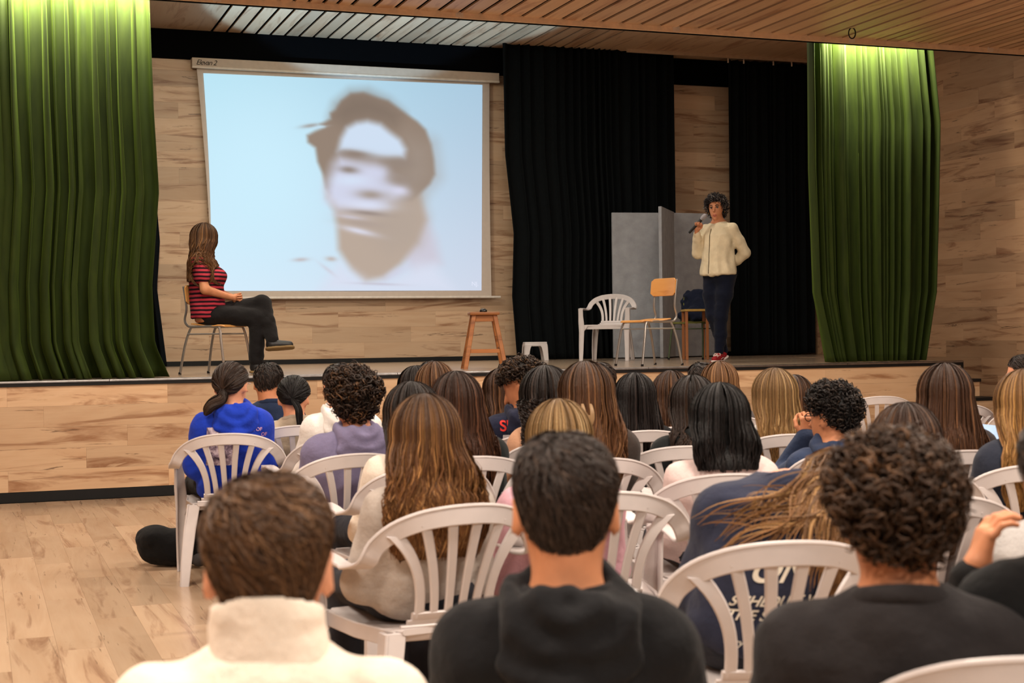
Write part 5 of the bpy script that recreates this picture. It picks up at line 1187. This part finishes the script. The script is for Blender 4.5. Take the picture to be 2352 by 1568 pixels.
# far rows
_, hc, M, nb, sh = seated('girl with glasses and a low ponytail in a bright blue hooded sweatshirt', 531, 827, 7.8, face=0, res=.013, sw=.14, head=(-28, 6, -4), bulk=1.0,
       hair=('tied', dict(N=1300, root=(40, 28, 22), tip=(58, 42, 33), hi=(92, 70, 54), hif=.12, tie=(-8, 108), tail=[(-.07, -.20, .965), (-.13, -.235, .93), (-.16, -.225, .88)], rtail=.034)), top=('hoodie', (28, 58, 176)), pants=(16, 16, 18),
       chair_label='white plastic armchair of the girl in the bright blue sweatshirt', chair_kw=dict(turn=-10),
       prints=((rect_mesh(.15, .20, 10, 12), 0, (-.150, .615), MATS['photo_print'], {}), ('B  TRUE OF', .026, (.004, .79), (214, 168, 196), dict(bold=True)), ('E                OF', .026, (.004, .762), (190, 140, 180), dict(bold=True))))
glasses(_, hc, M, mat='plate_metal')
seated('boy with cropped dark hair in a navy T-shirt by the blue sweatshirt', 617, 828, 8.9, face=0, fem=False, res=.015, head=(-30, 14, 0), hair=('short', dict(N=1500, tk=.013, ln=.025, root=(28, 21, 18), tip=(50, 38, 31), width=.005, back=124)), top=('tee', (36, 48, 74)), skin='skin_mid', chair_label='white plastic armchair of the boy in the navy T-shirt', chair_kw=dict(off=(.06, 0)))
seated('girl with sleek black hair in a braid and a beige striped jacket', 674, 859, 8.4, face=-4, res=.015, head=(-16, 12, 0), hair=('tied', dict(N=1100, tie=(4, 106), tail=[(.005, -.24, .88), (.01, -.25, .82), (.012, -.26, .74)], rtail=.02, **BK)), top=('sweater', (172, 156, 136)), skin='skin_light', chair_label='white plastic armchair of the girl with the black braid',
       knees={-1: ((-.30, .36, .47), (-.28, .33, .08)), 1: ((.12, .4, .47), (.12, .38, .08))})
seated('boy with short dark hair in a white hooded sweatshirt', 780, 831, 7.55, face=2, fem=False, res=.015, head=(-6, 8, 0), hair=('short', dict(N=1400, tk=.016, ln=.03, width=.005, **DK)), top=('hoodie', (226, 222, 218)), chair_label='white plastic armchair of the boy in the white sweatshirt', chair_kw=dict(off=(-.05, -.05)))
_, hc, M, nb, sh = seated('curly-haired boy looking down in a navy hooded sweatshirt with red lettering', 1200, 824, 7.45, face=-2, fem=False, res=.013, sw=.15, head=(52, 26, 0), ztop=.034,
       hair=('curly', dict(N=800, tk=.034, rc=.011, rt=.004, root=(24, 17, 13), tip=(56, 40, 28), hi=(104, 74, 46), hif=.2, back=122, side=78, front=56)), top=('hoodie', (34, 38, 58)), skin='skin_tan', chair_label='white plastic armchair of the boy with red lettering on his back',
       prints=(('SUR', .075, (-.16, .80), (226, 66, 60), dict(bold=True)), (rect_mesh(.2, .14, 8, 8), 0, (-.145, .64), (204, 204, 210), {})))
seated('girl with long dark corkscrew curls', 1253, 851, 7.0, face=-4, res=.016, head=(0, 4, 0), hair=('long', dict(L=.34, N=1100, curl=.014, freq=7, K2=26, width=.006, pad=.034, flare=.1, **DK)), top=('tee', (196, 150, 120)), skin='skin_mid', chair_label='white plastic armchair of the girl with corkscrew curls')
seated('girl with long dark brown hair in a green jacket beside the boy looking down', 1150, 848, 8.5, face=0, res=.018, head=(20, 6, 0), hair=('long', dict(L=.36, N=900, wave=.006, **BR)), top=('jacket', (46, 56, 48)), chair_label='white plastic armchair of the girl in the green jacket')
seated('boy with short brown hair and a pale yellow T-shirt behind the claw clip', 1378, 829, 8.6, face=-6, fem=False, res=.018, head=(-8, 6, 0), sw=.15, hair=('short', dict(N=1000, tk=.016, width=.006, **DK)), top=('tee', (226, 216, 158)), chair_label='white plastic armchair of the boy in pale yellow')
seated('girl with long straight black hair in a black top', 1457, 858, 7.6, face=-8, res=.016, head=(0, 2, 0), hair=('long', dict(L=.44, N=1400, wave=.004, flare=.12, root=(16, 13, 13), tip=(36, 26, 24), hi=(58, 44, 40), hif=.1)), top=('tee', (22, 23, 25)), chair_label='white plastic armchair of the girl with long straight black hair')
seated('brown-haired girl in a dark navy top with a small ear stud', 1541, 853, 7.9, face=-8, res=.016, head=(-4, 2, 0), hair=('long', dict(L=.36, N=1200, wave=.005, **BR)), top=('sweater', (32, 30, 54)), chair_label='white plastic armchair of the girl in the dark navy top')
seated('girl with light auburn hair in front of the speaker', 1651, 831, 8.7, face=-8, res=.018, head=(6, 2, 0), hair=('long', dict(L=.34, N=1000, wave=.005, root=(96, 66, 42), tip=(140, 98, 62), hi=(176, 130, 86), hif=.25)), top=('tee', (90, 84, 84)), chair_label='white plastic armchair of the girl with light auburn hair')
seated('dark-haired student half hidden by the light auburn hair', 1612, 832, 9.5, face=-8, res=.02, head=(0, 6, 0), hair=('short', dict(N=600, tk=.025, width=.007, **DK)), top=('tee', (60, 62, 70)), chair_label='white plastic armchair in front of the stage, half hidden by auburn hair')
seated('girl with wavy brown hair and a white blouse next to the streaky blond hair', 1822, 863, 8.2, face=4, res=.018, head=(-14, 6, 0), hair=('long', dict(L=.24, N=1000, wave=.01, **BR)), top=('tee', (228, 222, 216)), chair_label='white plastic armchair of the girl in the white blouse')
seated('girl with light brown waves close to the stool', 998, 833, 7.9, face=2, res=.018, head=(10, 4, 0), hair=('long', dict(L=.36, N=1000, wave=.012, freq=3, root=(84, 58, 40), tip=(128, 88, 56), hi=(168, 122, 80), hif=.25)), top=('tee', (110, 100, 96)), chair_label='white plastic armchair of the girl with light brown waves')
seated('girl with dark hair partly behind the light brown waves', 955, 842, 8.6, face=4, res=.02, head=(0, 4, 0), hair=('long', dict(L=.36, N=800, **DK)), top=('tee', (60, 58, 120)), chair_label='white plastic armchair of the dark-haired girl behind the waves')
seated('dark head just above the light brown waves', 990, 828, 9.4, face=0, res=.02, hair=('short', dict(N=500, tk=.02, width=.007, **DK)), top=('tee', (70, 70, 76)), chair_label='white plastic armchair in front of the stage above the light brown waves')
_, hc, M, nb, sh = seated('person with cropped dark hair and an earring in jeans at the far edge', 2348, 810, 9.4, face=10, res=.018, head=(20, 4, 0), hair=('short', dict(N=700, tk=.014, width=.006, **DK)), top=('tee', (24, 24, 28)), pants=(54, 70, 100), chair_label='white plastic armchair at the far edge near the steps', chair_kw=dict(turn=-20))
mb = MB().tube([hc+M@np.array([-.085+.006*math.cos(a), -.01, -.058+.014*math.sin(a)]) for a in np.linspace(0, 6.28, 14)], .003, 5, False)
obj('earring', mb.mesh('earring', True), 'plate_metal', _)
# empty chairs on the right
for px, d, fc, lb in ((2020, 10.9, -14, 'empty white plastic armchair with its fan back in front of the stage'), (2198, 9.6, -12, 'empty white plastic armchair next to the very long smooth brown hair'),
                      (2085, 5.2, -16, 'white plastic armchair between the curly boy and the girl in navy')):
    p = at(px, 900, d); r = math.radians(fc); chair((p[0]-math.sin(r)*.25, p[1]+math.cos(r)*.25, .001), r, lb)
# coloured papers on a lap by the far chairs
for (px, py, dd_, w_, h_, rz_, col_, lb_) in ((2262, 1012, 7.4, .16, .11, .5, (222, 150, 190), 'pink sheet of paper on a lap near the far chairs'), (2292, 1000, 7.5, .20, .13, -.4, (150, 178, 214), 'pale blue sheet of paper beside the pink sheet'), (2244, 992, 7.3, .05, .12, .2, (226, 60, 130), 'narrow magenta folder behind the pink sheet')):
    p = at(px, py, dd_); o = obj('paper_sheet', MB().box(-w_/2, w_/2, -h_/2, h_/2, 0, .004).mesh('paper_sheet'), plain('paper_%d' % px, col_, .7, .2)); o.location = p; o.rotation_euler = (.75, .1, rz_-YAW); o['label'] = lb_; o['category'] = 'paper'
# bag on the floor
fabric('bag_black', (17, 17, 18))
B = onz(398, 1302, 0); e = empty('backpack', (B[0], B[1]+.1, 0), -.2, label='black backpack lying on the floor by the blue sweatshirt', category='bag')
def bag(P):
    P = P.astype(F32); dd = ell(P, (0, 0, .105), (.20, .15, .105)); dd = smin(dd, ell(P, (-.08, -.03, .15), (.11, .11, .07)), .03); dd = smin(dd, ell(P, (.1, -.04, .09), (.12, .12, .09)), .03)
    return smax(dd+.035*vnoise(P, 10)+.01*vnoise(P, 28), .003-P[:, 2], .01)
solid('body', bag, (-.3, -.25, -.02), (.3, .25, .3), .012, 'bag_black', e)
obj('strap', MB().sweep(spline([(.16, -.12, .10), (.22, -.15, .05), (.27, -.15, .012), (.23, -.19, .008), (.17, -.17, .04)], 18), (0, .3, 1), (1, 0, 0), .014, .003).mesh('strap', True), 'bag_black', e)
obj('buckle', MB().box(.225, .25, -.185, -.15, .004, .03, .003).mesh('buckle'), plain('buckle_cream', (200, 190, 160), .5, .3), e)
